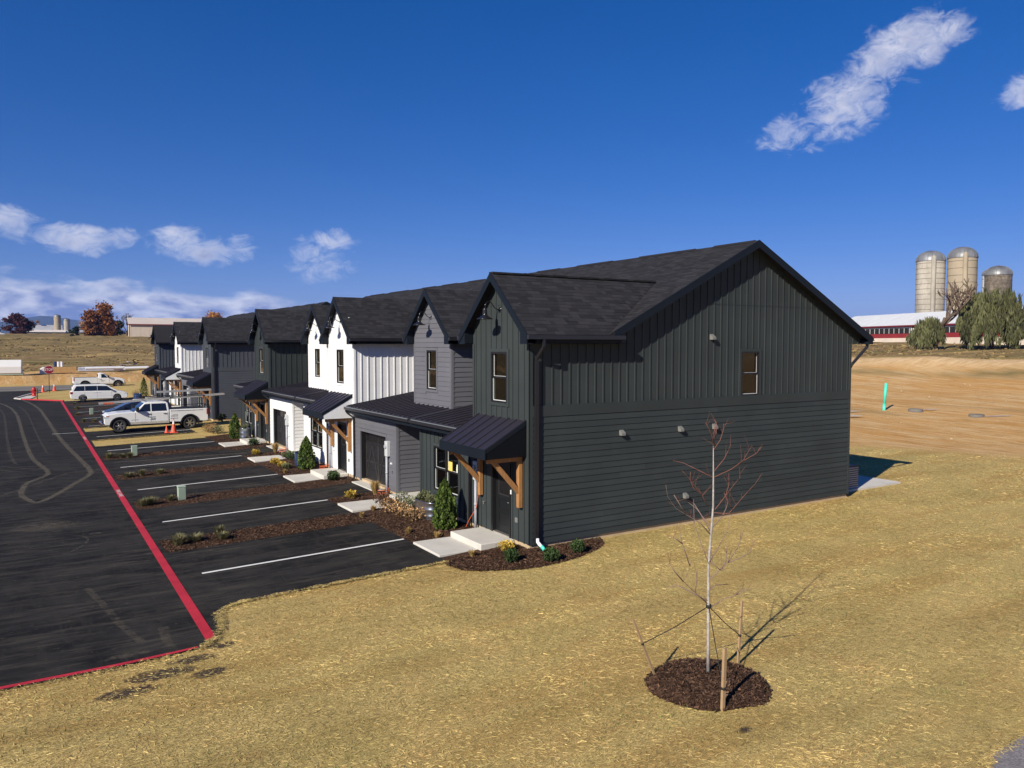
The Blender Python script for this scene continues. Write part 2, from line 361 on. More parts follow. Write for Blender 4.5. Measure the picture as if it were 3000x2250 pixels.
    def mix(f, a, b_):
        r = N.new('ShaderNodeMix'); r.data_type = 'RGBA'; L.new(f, r.inputs[0])
        for i, c in ((6,a),(7,b_)):
            if isinstance(c, tuple): r.inputs[i].default_value = (*c, 1)
            else: L.new(c, r.inputs[i])
        return r.outputs[2]
    def attr(n):
        a = N.new('ShaderNodeAttribute'); a.attribute_name = n; return a.outputs['Fac']
    straw = mix(rng(noise(.55), .35, .65), (.47,.32,.11), (.38,.285,.095))
    straw = mix(rng(noise(26, 6, None, .75), .42, .68), straw, (.68,.52,.23))
    straw = mix(rng(noise(11, 6, (1,.35,1,.5), .7), .54, .72), straw, (.24,.18,.065))
    straw = mix(rng(noise(.35, 5), .52, .72, 0, .5), straw, (.36,.30,.10))
    straw = mix(rng(noise(.75, 6, (.15,1.1,1,0)), .48, .62, 0, .65), straw, (.40,.25,.08))
    straw = mix(rng(noise(1.3, 6), .62, .78), straw, (.35,.20,.075))
    dirt_ = mix(rng(noise(.22, 6, (2.6,.5,1,-.52)), .35, .65), (.50,.27,.085), (.58,.385,.185))
    dirt_ = mix(rng(noise(1.1, 7, (2.6,.5,1,-.52), .7), .50, .66), dirt_, (.39,.20,.065))
    dirt_ = mix(rng(noise(.6, 6, (3.2,.35,1,-.52), .7), .54, .66), dirt_, (.64,.47,.27))
    dirt_ = mix(rng(noise(.09, 6, (2.4,.5,1,-.52)), .55, .66, 0, .7), dirt_, (.33,.20,.075))
    fld = mix(rng(noise(.05, 7, (.35,2.6,1,0)), .40, .60), (.24,.155,.072), (.20,.15,.062))
    fld = mix(rng(noise(.11, 7, (.3,3.0,1,.05)), .52, .62), fld, (.40,.275,.115))
    fld = mix(rng(noise(.08, 7, (.3,3.4,1,0)), .54, .64), fld, (.125,.12,.035))
    fld = mix(rng(noise(.9, 8, (1,2,1,0), .75), .48, .7), fld, (.16,.108,.052))
    c = mix(attr('dirt'), straw, dirt_); c = mix(attr('field'), c, fld); c = mix(attr('spoil'), c, mix(rng(noise(.9, 7, (.5,3,1,-.52), .7), .4, .6), (.66,.48,.28), (.50,.33,.16))); c = mix(attr('olive'), c, (.16,.13,.05))
    L.new(c, b.inputs['Base Color'])
    bm = N.new('ShaderNodeBump'); bm.inputs['Strength'].default_value = .8; bm.inputs['Distance'].default_value = .09; L.new(noise(5, 9, None, .78), bm.inputs['Height']); L.new(bm.outputs[0], b.inputs['Normal'])
    return o
ground = build_ground()

# ================================================================ pavement
def asphalt_mat():
    m = bpy.data.materials.new('asphalt'); m.use_nodes = True; nt = m.node_tree; N = nt.nodes; L = nt.links
    b = N['Principled BSDF']; b.inputs['Roughness'].default_value = .88; b.inputs['Specular IOR Level'].default_value = .1
    g = N.new('ShaderNodeNewGeometry')
    def noise(sc, det=5, sx=1, sy=1, rough=.6, dist=0, rot=0):
        n = N.new('ShaderNodeTexNoise'); n.inputs['Scale'].default_value = sc; n.inputs['Detail'].default_value = det; n.inputs['Roughness'].default_value = rough; n.inputs['Distortion'].default_value = dist
        mp = N.new('ShaderNodeMapping'); mp.inputs['Rotation'].default_value = (0,0,rot); mp.inputs['Scale'].default_value = (sx,sy,1); L.new(g.outputs['Position'], mp.inputs[0]); L.new(mp.outputs[0], n.inputs['Vector']); return n.outputs['Fac']
    def rng(f, a, b_, lo=0, hi=1):
        r = N.new('ShaderNodeMapRange'); r.inputs[1].default_value = a; r.inputs[2].default_value = b_; r.inputs[3].default_value = lo; r.inputs[4].default_value = hi; L.new(f, r.inputs[0]); return r.outputs[0]
    def mix(f, a, b_):
        r = N.new('ShaderNodeMix'); r.data_type = 'RGBA'; L.new(f, r.inputs[0])
        for i, c in ((6,a),(7,b_)):
            if isinstance(c, tuple): r.inputs[i].default_value = (*c, 1)
            else: L.new(c, r.inputs[i])
        return r.outputs[2]
    c = mix(rng(noise(.25), .35, .65), (.0060,.0060,.0066), (.0125,.0120,.0120))
    c = mix(rng(noise(90, 2), .45, .75), c, (.021,.020,.020))
    c = mix(rng(noise(.5, 8, 1, 2.2, .7, .5, .25), .42, .62, 0, .85), c, (.036,.033,.030))
    c = mix(rng(noise(1.8, 8, .35, 3.0, .75, .3, .2), .50, .64, 0, .7), c, (.072,.062,.050))
    c = mix(rng(noise(6, 6, 1, 1.5, .7), .62, .70, 0, .7), c, (.13,.105,.07))
    c = mix(rng(noise(.9, 8, 2.5, .5, .75, .8, .0), .50, .66, 0, .6), c, (.040,.036,.031))
    L.new(c, b.inputs['Base Color'])
    bm = N.new('ShaderNodeBump'); bm.inputs['Strength'].default_value = .35; bm.inputs['Distance'].default_value = .006; L.new(noise(110, 3), bm.inputs['Height']); L.new(bm.outputs[0], b.inputs['Normal'])
    return m
M['asphalt'] = asphalt_mat()
def dust_mat(name, col, thr, alpha):
    m = bpy.data.materials.new(name); m.use_nodes = True; nt = m.node_tree; N = nt.nodes; L = nt.links
    b = N['Principled BSDF']; b.inputs['Base Color'].default_value = (*col, 1); b.inputs['Roughness'].default_value = 1
    g = N.new('ShaderNodeNewGeometry'); n = N.new('ShaderNodeTexNoise'); n.inputs['Scale'].default_value = 5; n.inputs['Detail'].default_value = 8; n.inputs['Roughness'].default_value = .75; L.new(g.outputs['Position'], n.inputs['Vector'])
    a = N.new('ShaderNodeAttribute'); a.attribute_name = 'edge'
    mu = N.new('ShaderNodeMath'); mu.operation = 'MULTIPLY_ADD'; L.new(a.outputs['Fac'], mu.inputs[0]); mu.inputs[1].default_value = .30; L.new(n.outputs['Fac'], mu.inputs[2])
    r = N.new('ShaderNodeMapRange'); r.inputs[1].default_value = thr; r.inputs[2].default_value = thr+.22; r.inputs[4].default_value = alpha; L.new(mu.outputs[0], r.inputs[0]); L.new(r.outputs[0], b.inputs['Alpha'])
    return m
M['dust'] = dust_mat('tyre_dust', (.15,.126,.09), .62, .52)
M['dustlight'] = dust_mat('tyre_dust_light', (.13,.108,.08), .70, .42)
M['redpaint'] = pmat('kerb_red_paint', (.47,.020,.036), .7, .18, 1.5, .18, 25, .2, 120)
M['whitepaint'] = pmat('line_white_paint', (.72,.71,.68), .7, .08, 2, .12, 30, .2, 120)
M['mulch'] = pmat('mulch', (.070,.037,.023), .95, .35, 3, .45, 34, .9, 45, spec=.15, col2=(.042,.023,.015))
M['chip'] = pmat('mulch_chip', (.105,.058,.036), .95, .3, 6, tint=True, spec=.15)
M['strawstem'] = pmat('straw_stem', (.63,.445,.175), .8, .20, .6, tint=True, spec=.25, col2=(.52,.405,.145))
M['gravel'] = pmat('gravel_road', (.22,.20,.20), .95, .2, 1, .4, 30, .6, 40)
def sheet(name, rects, dz, m, polys=(), kind='structure', parent=None):
    mb = MB(); XS = [-8,-2.1,0]
    for x0,x1,y0,y1 in rects:
        xb = [x0]+[x for x in XS if x0 < x < x1]+[x1]
        for a, b in zip(xb, xb[1:]):
            mb.poly([(a,y0,gzf(a,y0)+dz),(b,y0,gzf(b,y0)+dz),(b,y1,gzf(b,y1)+dz),(a,y1,gzf(a,y1)+dz)])
    for p in polys: mb.poly([(x,y,gzf(x,y)+dz) for x,y in p])
    return mb.build(name, m, parent, kind=kind)
ADZ = .03
STALLS = [(.45,6.0),(7.5,12.8),(14.45,20.0),(21.6,26.95),(28.5,33.3),(36.6,42.3),(44.9,49.0),(50.5,55.8),(57.4,63.0),(64.6,70.0),(71.5,76.3)]
lot_poly = [(-26,-2.16),(-10.5,-2.09),(-9.5,-2.0),(-8.97,-1.92),(-8.62,-1.6),(-8.45,-1.25),(-8.45,76.3),(-12.3,81.7),(-13.0,83.3),(-11.2,93.5),(-9.8,98.0),(-6,99.4),(-26,99.4)]
parking_lot = sheet('parking_lot', [(-8.45,-2.27,a,b) for a,b in STALLS] + [(-2.27,0.0,13.5*k+10.35,13.5*k+12.75) for k in (0,1)] + [(-2.27,0.0,43+13.5*k+10.35,43+13.5*k+12.75) for k in (0,1)], ADZ, M['asphalt'],
    [lot_poly, [(-8.45,-1.25),(-8.32,-.75),(-8.27,-.3),(-8.2,.02),(-8.0,.28),(-8.0,.45),(-8.45,.45)]])
M['roadgrey'] = pmat('road_grey', (.16,.145,.125), .9, .2, .3, .2, 20, .3, 60)
cross_road = sheet('cross_road', [], .02, M['roadgrey'], [[(-26,99.45),(-6,99.45),(14,99.2),(14,111.5),(-26,111.5)]])
near_road = sheet('near_road', [], .03, M['gravel'], [[(-.95,-12.6),(-.2,-12.25),(1.0,-12.2),(4,-12.1),(14,-12.1),(14,-15),(-1.05,-15)]])
# painted markings
fire_line = sheet('fire_lane_stripe', [(-8.79,-8.585,-1.6,76)], ADZ+.006, M['redpaint'])
fire_edge = sheet('kerb_edge_stripe', [], ADZ+.007, M['redpaint'], [[(-26,-2.13),(-10.5,-2.06),(-9.4,-1.97),(-8.98,-1.90),(-9.0,-1.83),(-9.4,-1.87),(-10.5,-1.94),(-26,-1.99)]])
LINES = [3.3,10.2,17.0,23.85,30.85,38.7,46.4,53.2,60.0,66.8]
for i, y in enumerate(LINES): sheet('parking_line', [(-7.98,-2.3,y-.055,y+.055)], ADZ+.006, M['whitepaint'])
sheet('parking_line', [(-10.4,-8.9,41.9,42.0)], ADZ+.006, M['whitepaint'])
def text_mesh(txt, size, m, name, parent=None, depth=0.0, sx=1.0):
    c = bpy.data.curves.new(name, 'FONT'); c.body = txt; c.size = size; c.align_x = 'CENTER'; c.align_y = 'CENTER'; c.extrude = depth; c.resolution_u = 2
    o = bpy.data.objects.new('tmp', c); COL.objects.link(o); dg = bpy.context.evaluated_depsgraph_get(); dg.update()
    me = bpy.data.meshes.new_from_object(o.evaluated_get(dg)); bpy.data.objects.remove(o, do_unlink=True); bpy.data.curves.remove(c)
    me.materials.clear(); me.materials.append(m); me.name = name
    if sx != 1.0:
        for v in me.vertices: v.co.x *= sx
    return link(name, me, parent)
for yy in (16.6, 38.2):
    t = text_mesh('FIRE LANE', .17, M['whitepaint'], 'lane_lettering'); t.location = (-8.687, yy, -.4+ADZ+.011); t.rotation_euler = (0,0,-PI/2); t.scale = (2.1,1.15,1); t['kind'] = 'structure'
# dusty tyre tracks
def track(pts, w, m, dz):
    P = [Vector((x,y,0)) for x,y in pts]; Q = []
    for i in range(len(P)-1):
        p0,p1,p2,p3 = P[max(i-1,0)],P[i],P[i+1],P[min(i+2,len(P)-1)]
        for k in range(6):
            t = k/6; Q.append(.5*((2*p1)+(p2-p0)*t+(2*p0-5*p1+4*p2-p3)*t*t+(3*p1-p0-3*p2+p3)*t**3))
    Q.append(P[-1]); V = []; E = []; F = []
    for i, q in enumerate(Q):
        d = (Q[min(i+1,len(Q)-1)]-Q[max(i-1,0)]).normalized(); n = Vector((-d.y,d.x,0))
        for k, e in ((-1,0),(-.4,1),(.4,1),(1,0)):
            r = q+n*w*.5*k; V.append((r.x,r.y,gzf(r.x,r.y)+ADZ+dz)); E.append(e)
    for i in range(len(Q)-1):
        for k in range(3): F.append((4*i+k,4*i+k+1,4*i+5+k,4*i+4+k))
    me = bpy.data.meshes.new('tyre_track'); me.from_pydata(V, [], F); me.materials.append(m)
    a = me.attributes.new('edge','FLOAT','POINT'); a.data.foreach_set('value', E)
    o = link('tyre_track', me); o['kind'] = 'structure'
TR = [[(-14.09,76.46),(-13.15,69.5),(-12.56,61.05),(-12.27,52.17),(-12.07,44.31),(-11.85,36.76),(-11.6,30.5),(-11.38,27.8),(-11.07,25.21),(-10.99,23.59),(-11.29,22.5),(-11.79,21.28),(-12.0,19.41),(-11.98,18.03),(-11.74,16.81),(-11.47,16.24),(-10.86,17.56),(-10.11,19.97),(-9.52,21.79),(-9.27,22.83)],
      [(-12.15,80.69),(-11.31,73.05),(-10.77,65.14),(-10.5,56.26),(-10.27,47.25),(-10.04,39.44),(-9.76,33.17),(-9.49,28.11),(-9.32,25.12),(-9.27,22.83)]]
track(TR[0], .36, M['dust'], .003); track(TR[1], .40, M['dust'], .0035)
track([(x-.9,y) for x,y in TR[0][:8]], .3, M['dustlight'], .0025); track([(x+.75,y+1) for x,y in TR[0][1:7]], .25, M['dustlight'], .0022)
for i, p in enumerate([[(-13.5,17.2),(-12.72,18.49),(-12.05,19.68),(-11.1,21.65),(-9.95,23.56),(-8.38,23.86),(-6.3,24.6),(-4.8,25.0),(-3.37,25.0)],[(-14,28.5),(-12.93,27.37),(-12.01,26.12),(-10.66,24.95),(-9.28,24.55),(-7.69,23.4),(-5,23.1)],
          [(-13.4,7.1),(-12.45,7.11),(-11.59,7.11),(-11.01,7.31),(-10.52,7.94),(-10.26,8.79),(-10.35,9.39),(-10.77,9.93)],[(-10.25,5.54),(-9.45,5.46),(-8.73,5.33),(-7,5.5)],[(-12.9,26.03),(-10.71,23.12),(-8.43,23.24),(-6,23.6)],[(-9.41,-.31),(-9.45,-1.12),(-9.46,-1.7)],[(-10.6,3.5),(-10.3,1.5),(-10.2,.6),(-9.9,-1.0)],[(-8.1,25.9),(-6.22,25.44),(-4.8,25.31),(-1.88,24.78)]]):
    track(p, (.3,.24,.12,.16,.2,.35,.3,.35)[i], M['dustlight'] if i != 7 else M['dust'], .0015+.0003*i)
# kerb of the far island by the stop sign
def kerb(pts, name, m, w=.16, h=.13):
    mb = MB(); P = [Vector((x,y,0)) for x,y in pts]; N_ = []
    for i in range(len(P)):
        d = (P[min(i+1,len(P)-1)]-P[max(i-1,0)]).normalized(); N_.append(Vector((-d.y,d.x,0)))
    for i in range(len(P)-1):
        a, b = P[i], P[i+1]; na, nb = N_[i]*w/2, N_[i+1]*w/2; za, zb = gzf(a.x,a.y), gzf(b.x,b.y)
        q = [(a-na),(b-nb),(b+nb),(a+na)]; zz = [za,zb,zb,za]
        lo = [(p.x,p.y,z-.02) for p, z in zip(q, zz)]; hi = [(p.x,p.y,z+h) for p, z in zip(q, zz)]
        mb.poly(hi)
        for k in range(4): mb.poly([lo[k],lo[(k+1)%4],hi[(k+1)%4],hi[k]])
    return mb.build(name, m, kind='structure')
kerb([(-8.5,76.45),(-10.2,78.7),(-12.2,81.4)], 'kerb', M['redpaint']); kerb([(-12.25,81.5),(-12.9,83.3),(-11.9,89),(-11.0,93.5),(-9.7,97.8)], 'kerb', M['conc'])
sheet('kerb_ramp', [], .06, M['conc'], [[(-12.7,82.9),(-11.4,82.4),(-10.7,87.6),(-11.7,88.2)]])
# planting beds
BEDS = [(-8.45,-2.27,6.0,7.5),(-8.45,-2.27,12.8,14.45),(-8.45,-2.27,20.0,21.6),(-8.45,-2.27,26.95,28.5),(-2.27,0,.6,10.35),(-2.27,0,12.75,23.85),(-2.27,0,26.25,33.9),
        (-8.45,-2.27,49.0,50.5),(-8.45,-2.27,55.8,57.4),(-8.45,-2.27,63.0,64.6),(-8.45,-2.27,70.0,71.5),(-2.27,0,43.6,53.35),(-2.27,0,55.75,66.85),(-2.27,0,69.25,77)]
END_BED = [(-2.27,.6),(-2.4,.2),(-2.3,-.35),(-2.0,-.72),(-1.53,-1.02),(-1.1,-1.28),(-.67,-1.42),(0,-1.45),(.58,-1.33),(1.25,-1.1),(1.83,-.8),(2.2,-.45),(2.4,-.04),(2.4,.02),(0,.02),(0,.6)]
RING = [(-1.93+1.02*math.cos(a)*(1+.04*math.sin(3*a)), -8.55+.95*math.sin(a)*(1+.04*math.cos(5*a))) for a in np.linspace(0, 2*PI, 28, endpoint=False)]
sheet('mulch_bed', BEDS, .022, M['mulch'], [END_BED])
def mound(pts, name, h, m):
    c = Vector((sum(p[0] for p in pts)/len(pts), sum(p[1] for p in pts)/len(pts), 0)); mb = MB(); rings = []
    for t, z in ((1.03,.0),(.9,.45),(.7,.75),(.4,.95),(0.12,1.0)):
        rings.append([((x-c.x)*t+c.x, (y-c.y)*t+c.y, gzf((x-c.x)*t+c.x, (y-c.y)*t+c.y)+h*z+.015) for x, y in pts])
    for a, b in zip(rings, rings[1:]):
        for i in range(len(a)): mb.poly([a[i], a[(i+1)%len(a)], b[(i+1)%len(b)], b[i]])
    mb.poly(rings[-1]); return mb.build(name, m, kind='structure', smooth=True)
mound(RING, 'mulch_ring', .12, M['mulch'])
def inpoly(x, y, poly):
    r = np.zeros(len(x), bool); n = len(poly); j = n-1
    for i in range(n):
        xi, yi = poly[i]; xj, yj = poly[j]
        if yi != yj: r ^= ((yi > y) != (yj > y)) & (x < (xj-xi)*(y-yi)/(yj-yi)+xi)
        j = i
    return r
def scatter_quads(x, y, z, L, W, tilt, ang=None):
    n = len(x); a = RNG.uniform(0, PI, n) if ang is None else ang
    dx = np.cos(a); dy = np.sin(a); t = RNG.normal(0, tilt, n)
    ux = np.stack([dx*np.cos(t), dy*np.cos(t), np.sin(t)], -1)*L[:,None]/2; w = np.stack([-dy, dx, RNG.normal(0,.35,n)], -1)*W[:,None]/2
    c = np.stack([x,y,z], -1); return np.stack([c-ux-w, c+ux-w, c+ux+w, c-ux+w], 1)
def scatter_straw():
    n = 620000
    r = 4+ 44*RNG.random(n)**1.25; a = RNG.uniform(-0.95, .70, n)   # around the lot's open side
    a0 = math.pi/2-YAW; x = CAM.x+r*np.cos(a0-a*1.0); y = CAM.y+r*np.sin(a0-a*1.0)
    ok = (x > -26) & (.87*x+.5*y < 28.0+RNG.normal(0,.6,n)) & (y < 100) & (y > -16)
    ok &= ~((x > -.08) & (x < 14.4) & (y > -.06)) & ~((x > -2.3) & (x < 0) & (y > .6) & (y < 34))
    for p in (lot_poly, END_BED, RING): ok &= ~inpoly(x, y, p)
    ok &= ~((x > -8.5) & (x < -2.25) & (y > .5) & (y < 33.3)) & ~((y < -12.2) & (x > -.9) & (RNG.random(n) < .93))
    ok &= ~((x > -8.5) & (x < -8.0) & (y > -1.2) & (y < .5))
    x = x[ok]; y = y[ok]; n = len(x); d = np.hypot(x-CAM.x, y-CAM.y)
    z = gz(x, y)+RNG.uniform(.004,.016,n)
    L_ = RNG.uniform(.03,.09,n)*(1+.012*d); W_ = RNG.uniform(.003,.005,n)*(1+.035*d)
    ang = RNG.normal(-.35, .75, n)
    big = vnoise(x*.16+y*.03, y, 1.15, 2.0)*.75+vnoise(x, y, 1.3, 5.0)*.35
    tint = np.clip(RNG.normal(.95,.24,n), .4, 1.5)
    tint *= np.where(RNG.random(n) < .02, 1.5, 1.0)*np.clip(.98+.75*big, .48, 1.38)
    o = link('straw_cover', quads_mesh('straw_cover', scatter_quads(x,y,z,L_,W_,.07,ang), M['strawstem'], tint)); tag(o, 'pale golden straw spread loose over the seeded ground', 'straw', kind='stuff')
scatter_straw()
def scatter_edges():
    # straw that has drifted over the pavement edge
    P = [(-26,-2.16),(-10.5,-2.09),(-9.5,-2.0),(-8.97,-1.92),(-8.62,-1.6),(-8.45,-1.25),(-8.32,-.75),(-8.27,-.3),(-8.2,.02),(-8.0,.28),(-7.7,.42),(-5.2,.45),(-2.3,.45)]
    xs = []; ys = []
    for a, b in zip(P, P[1:]):
        n = int(math.hypot(b[0]-a[0], b[1]-a[1])*(150 if b[0] < -8.9 else 700)); t = RNG.random(n); xs.append(a[0]+(b[0]-a[0])*t); ys.append(a[1]+(b[1]-a[1])*t)
    for a, b in (((-1.0,-12.62),(-.2,-12.25)),((-.2,-12.25),(1.6,-12.2))): n = 900; t = RNG.random(n); xs.append(a[0]+(b[0]-a[0])*t); ys.append(a[1]+(b[1]-a[1])*t)
    for y in (33.3,36.6,42.3,44.9): n = 1500; xs.append(RNG.uniform(-8.4,-2.3,n)); ys.append(np.full(n, y))
    x = np.concatenate(xs); y = np.concatenate(ys); n = len(x); w = vnoise(x, y, .5, 3.0); k = RNG.random(n) < np.clip(.55+.9*w, .1, 1); x = x[k]; y = y[k]; n = len(x)
    x = x+RNG.normal(0,.05,n); y = y+RNG.normal(0,.05,n)-np.where((x < -8.8) & (y < 0), .07, 0); z = gz(x,y)+ADZ+RNG.uniform(.008,.02,n); d = np.hypot(x-CAM.x,y-CAM.y)
    o = link('straw_fringe', quads_mesh('straw_fringe', scatter_quads(x,y,z,RNG.uniform(.03,.10,n)*(1+.01*d),RNG.uniform(.003,.006,n)*(1+.03*d),.15), M['strawstem'], np.clip(RNG.normal(.85,.3,n),.3,1.5))); tag(o, 'ragged fringe of straw along the pavement edge', 'straw', kind='stuff')
scatter_edges()
def scatter_shoots():
    n = 90000; r = 4+34*RNG.random(n)**1.1; a = RNG.uniform(-.95,.7,n); a0 = PI/2-YAW; x = CAM.x+r*np.cos(a0-a); y = CAM.y+r*np.sin(a0-a)
    ok = (x > -26) & (.87*x+.5*y < 27) & ~((x > -8.6) & (x < 14.4) & (y > -.06))
    for p in (lot_poly, END_BED, RING): ok &= ~inpoly(x, y, p)
    ok &= ~((y < -12.2) & (x > -.9)); x = x[ok]; y = y[ok]; nz = vnoise(x,y,2.2,8.0)+.5*vnoise(x,y,.6,3.0); k = RNG.random(len(x)) < np.clip(.15+1.2*nz,0,1); x = x[k]; y = y[k]
    n = len(x); h = RNG.uniform(.02,.055,n); w = RNG.uniform(.002,.005,n)*(1+.04*np.hypot(x-CAM.x,y-CAM.y)); t = RNG.uniform(0,PI,n); z = gz(x,y)+.005
    b = np.stack([x,y,z],-1); W = np.stack([np.cos(t),np.sin(t),0*t],-1)*w[:,None]; H = np.stack([RNG.normal(0,.02,n),RNG.normal(0,.02,n),h],-1)
    o = link('grass_shoots', quads_mesh('grass_shoots', np.stack([b-W,b+W,b+W*.3+H,b-W*.3+H],1), M['shoot'], np.clip(RNG.normal(1,.3,n),.3,1.8))); tag(o, 'thin green shoots of new grass coming up through the straw', 'grass', kind='stuff')
M['shoot'] = pmat('grass_shoot', (.17,.19,.055), .8, .3, 1, tint=True)
scatter_shoots()
def scatter_weeds():
    n = 26000; x = RNG.uniform(-45, 75, n); y = 133+ (RNG.random(n)**1.6)*150
    k = (x < 60) & (x > -30-.1*y); x = x[k]; y = y[k]; d = y+18; nz = vnoise(x, y*2.2, 14, 3.0)+.6*vnoise(x, y, 4, 7.0)
    keep = RNG.random(len(x)) < np.clip(.25+1.5*nz, .03, 1); x = x[keep]; y = y[keep]; d = d[keep]; nz = nz[keep]
    m = RNG.uniform(-1,1,(7000,2)); x2 = 112+m[:,0]*45; y2 = 52+m[:,1]*45; s2 = .87*x2+.5*y2; k = (s2 > 82) & (s2 < 150); x2 = x2[k]; y2 = y2[k]
    x = np.concatenate([x,x2]); y = np.concatenate([y,y2]); d = np.concatenate([d,np.full(len(x2),130.)]); nz = np.concatenate([nz, vnoise(x2,y2,9,1.0)])
    n = len(x); h = RNG.uniform(.05,.20,n)*(.5+d/300); w = RNG.uniform(.08,.34,n)*(.5+d/260); a = RNG.uniform(0,PI,n); z = gz(x,y)-.05
    b = np.stack([x,y,z],-1); W = np.stack([np.cos(a),np.sin(a),0*a],-1)*w[:,None]; H = np.stack([RNG.normal(0,.1,n),RNG.normal(0,.1,n),h],-1)
    o = link('field_weeds', quads_mesh('field_weeds', np.stack([b-W,b+W,b+W*.6+H,b-W*.6+H],1), M['weed'], np.clip(RNG.normal(.85,.18,n)*(1-.15*nz),.3,1.5))); tag(o, 'rough brown weeds and grass standing in the far fields', 'weeds', kind='stuff')
M['weed'] = pmat('field_weed', (.29,.19,.085), .9, .2, .06, tint=True, col2=(.22,.175,.065))
scatter_weeds()
def scatter_chips():
    xs = []; ys = []
    for x0,x1,y0,y1 in BEDS[:7]:
        n = int((x1-x0)*(y1-y0)*(900 if y0 < 8 else 330)); xs.append(RNG.uniform(x0,x1,n)); ys.append(RNG.uniform(y0-.07,y1+.07,n))
    x = RNG.uniform(-2.6,2.5,16000); y = RNG.uniform(-1.6,.65,16000); k = inpoly(x,y,[(a*1.03,b*1.03) for a,b in END_BED]); xs.append(x[k]); ys.append(y[k])
    x = RNG.uniform(-3.2,-.7,9000); y = RNG.uniform(-9.7,-7.4,9000); k = inpoly(x,y,[((a+1.93)*1.06-1.93,(b+8.55)*1.06-8.55) for a,b in RING]); xr, yr = x[k], y[k]
    x = np.concatenate(xs); y = np.concatenate(ys)
    bad = np.zeros(len(x), bool)
    for k in (0,13.5,27): bad |= (x > -2.32) & (x < 0) & (y > k+.74) & (y < k+2.68)
    for k in (7.0,20.5): bad |= (x > -2.32) & (x < 0) & (y > k-.05) & (y < k+2.16)
    for k in (0,13.5,27): bad &= ~((x > -1.1) & (y > k+2.63) & (y < k+2.69))
    x = x[~bad]; y = y[~bad]; z = gz(x,y)+RNG.uniform(.024,.05,len(x))
    rr = np.hypot((xr+1.93)/1.02, (yr+8.55)/.95); zr = gz(xr,yr)+.015+.12*np.interp(rr, [.12,.4,.7,.9,1.03], [1,.95,.75,.45,0])+RNG.uniform(.004,.03,len(xr))
    x = np.concatenate([x,xr]); y = np.concatenate([y,yr]); z = np.concatenate([z,zr]); n = len(x)
    o = link('mulch_chips', quads_mesh('mulch_chips', scatter_quads(x,y,z,RNG.uniform(.03,.10,n),RNG.uniform(.008,.022,n),.3), M['chip'], np.clip(RNG.normal(.8,.5,n),.2,2.6)))
    tag(o, 'dark brown shredded bark mulch filling the planting beds', 'mulch', kind='stuff')
scatter_chips()
# dark bare patches in the straw by the lot corner
M['soil'] = dust_mat('dark_soil', (.045,.028,.018), .66, .95)
def patch(name, cx, cy, rx, ry, m, dz, rot=0):
    V = [(0,0)]; E = [1.35]; F = []
    for t, e in ((.55,.9),(1.0,-.4)):
        for k in range(20):
            a = 2*PI*k/20; V.append((math.cos(a)*rx*t, math.sin(a)*ry*t)); E.append(e)
    c, s = math.cos(rot), math.sin(rot)
    V = [(cx+x*c-y*s, cy+x*s+y*c) for x, y in V]; V = [(x,y,gzf(x,y)+dz) for x, y in V]
    for k in range(20): F += [(0,1+k,1+(k+1)%20),(1+k,21+k,21+(k+1)%20,1+(k+1)%20)]
    me = bpy.data.meshes.new(name); me.from_pydata(V, [], F); me.materials.append(m); at = me.attributes.new('edge','FLOAT','POINT'); at.data.foreach_set('value', E)
    o = link(name, me); o['kind'] = 'structure'
for c in [(-9.8,-2.8,.95,.42),(-9.2,-2.4,.7,.3),(-8.6,-1.95,.5,.25),(-10.4,-3.3,.8,.35),(-9.0,-3.2,.6,.3),(-2.65,-9.97,.25,.12),(-7.0,-9.5,.6,.2),(3.2,-4.6,.3,.15)]:
    patch('bare_soil', c[0], c[1], c[2], c[3], M['soil'], .010)
for c in [(-10.2,-1.6,.8,.2),(-11.3,11.5,1.6,1.3),(-10.0,9.6,.35,.2),(-11.0,10.6,.3,.2),(-8.9,6.1,.4,.2),(-4.6,21.9,1.6,.25),(-3.9,15.0,1.2,.3)]:
    patch('dust_smear', c[0], c[1], c[2], c[3], M['dustlight'], ADZ+.0048)
# ================================================================ townhouses
TW, XB, XM, RX, EX, EZ = 3.15, 14.25, 3.25, 8.75, 2.5, 5.84
TS = (7.63-EZ)/(TW/2+.36); YC = TW/2
def zmain(x): return EZ+.5*(min(x, 2*RX-x)-EX)
def ztow(y): return 7.63-TS*abs(y-YC)
def zmet(x): return 3.057+.16*x
COURSE = .178
class Joiner:
    """hi: every board its own object; lo: boards joined into one part"""
    def __init__(s, name, m, parent, hi): s.name=name; s.m=m; s.p=parent; s.hi=hi; s.mb=MB()
    def add(s, c, d, rot=None):
        if s.hi: piece(s.name, c, d, s.m, s.p, rot)
        else:
            Mx = Matrix.Translation(c)
            if rot: Mx = Mx @ Euler(rot).to_matrix().to_4x4()
            s.mb.box(-d[0]/2,d[0]/2,-d[1]/2,d[1]/2,-d[2]/2,d[2]/2, M=Mx)
    def done(s):
        if not s.hi and s.mb.f: s.mb.build(s.name+'s', s.m, s.p, kind='stuff')
def spans(u0, u1, cuts):
    out = [(u0,u1)]
    for a, b in cuts:
        nx = []
        for p, q in out:
            if b <= p or a >= q: nx.append((p,q))
            else:
                if a > p: nx.append((p,a))
                if b < q: nx.append((b,q))
        out = nx
    return [(p,q) for p, q in out if q-p > .03]
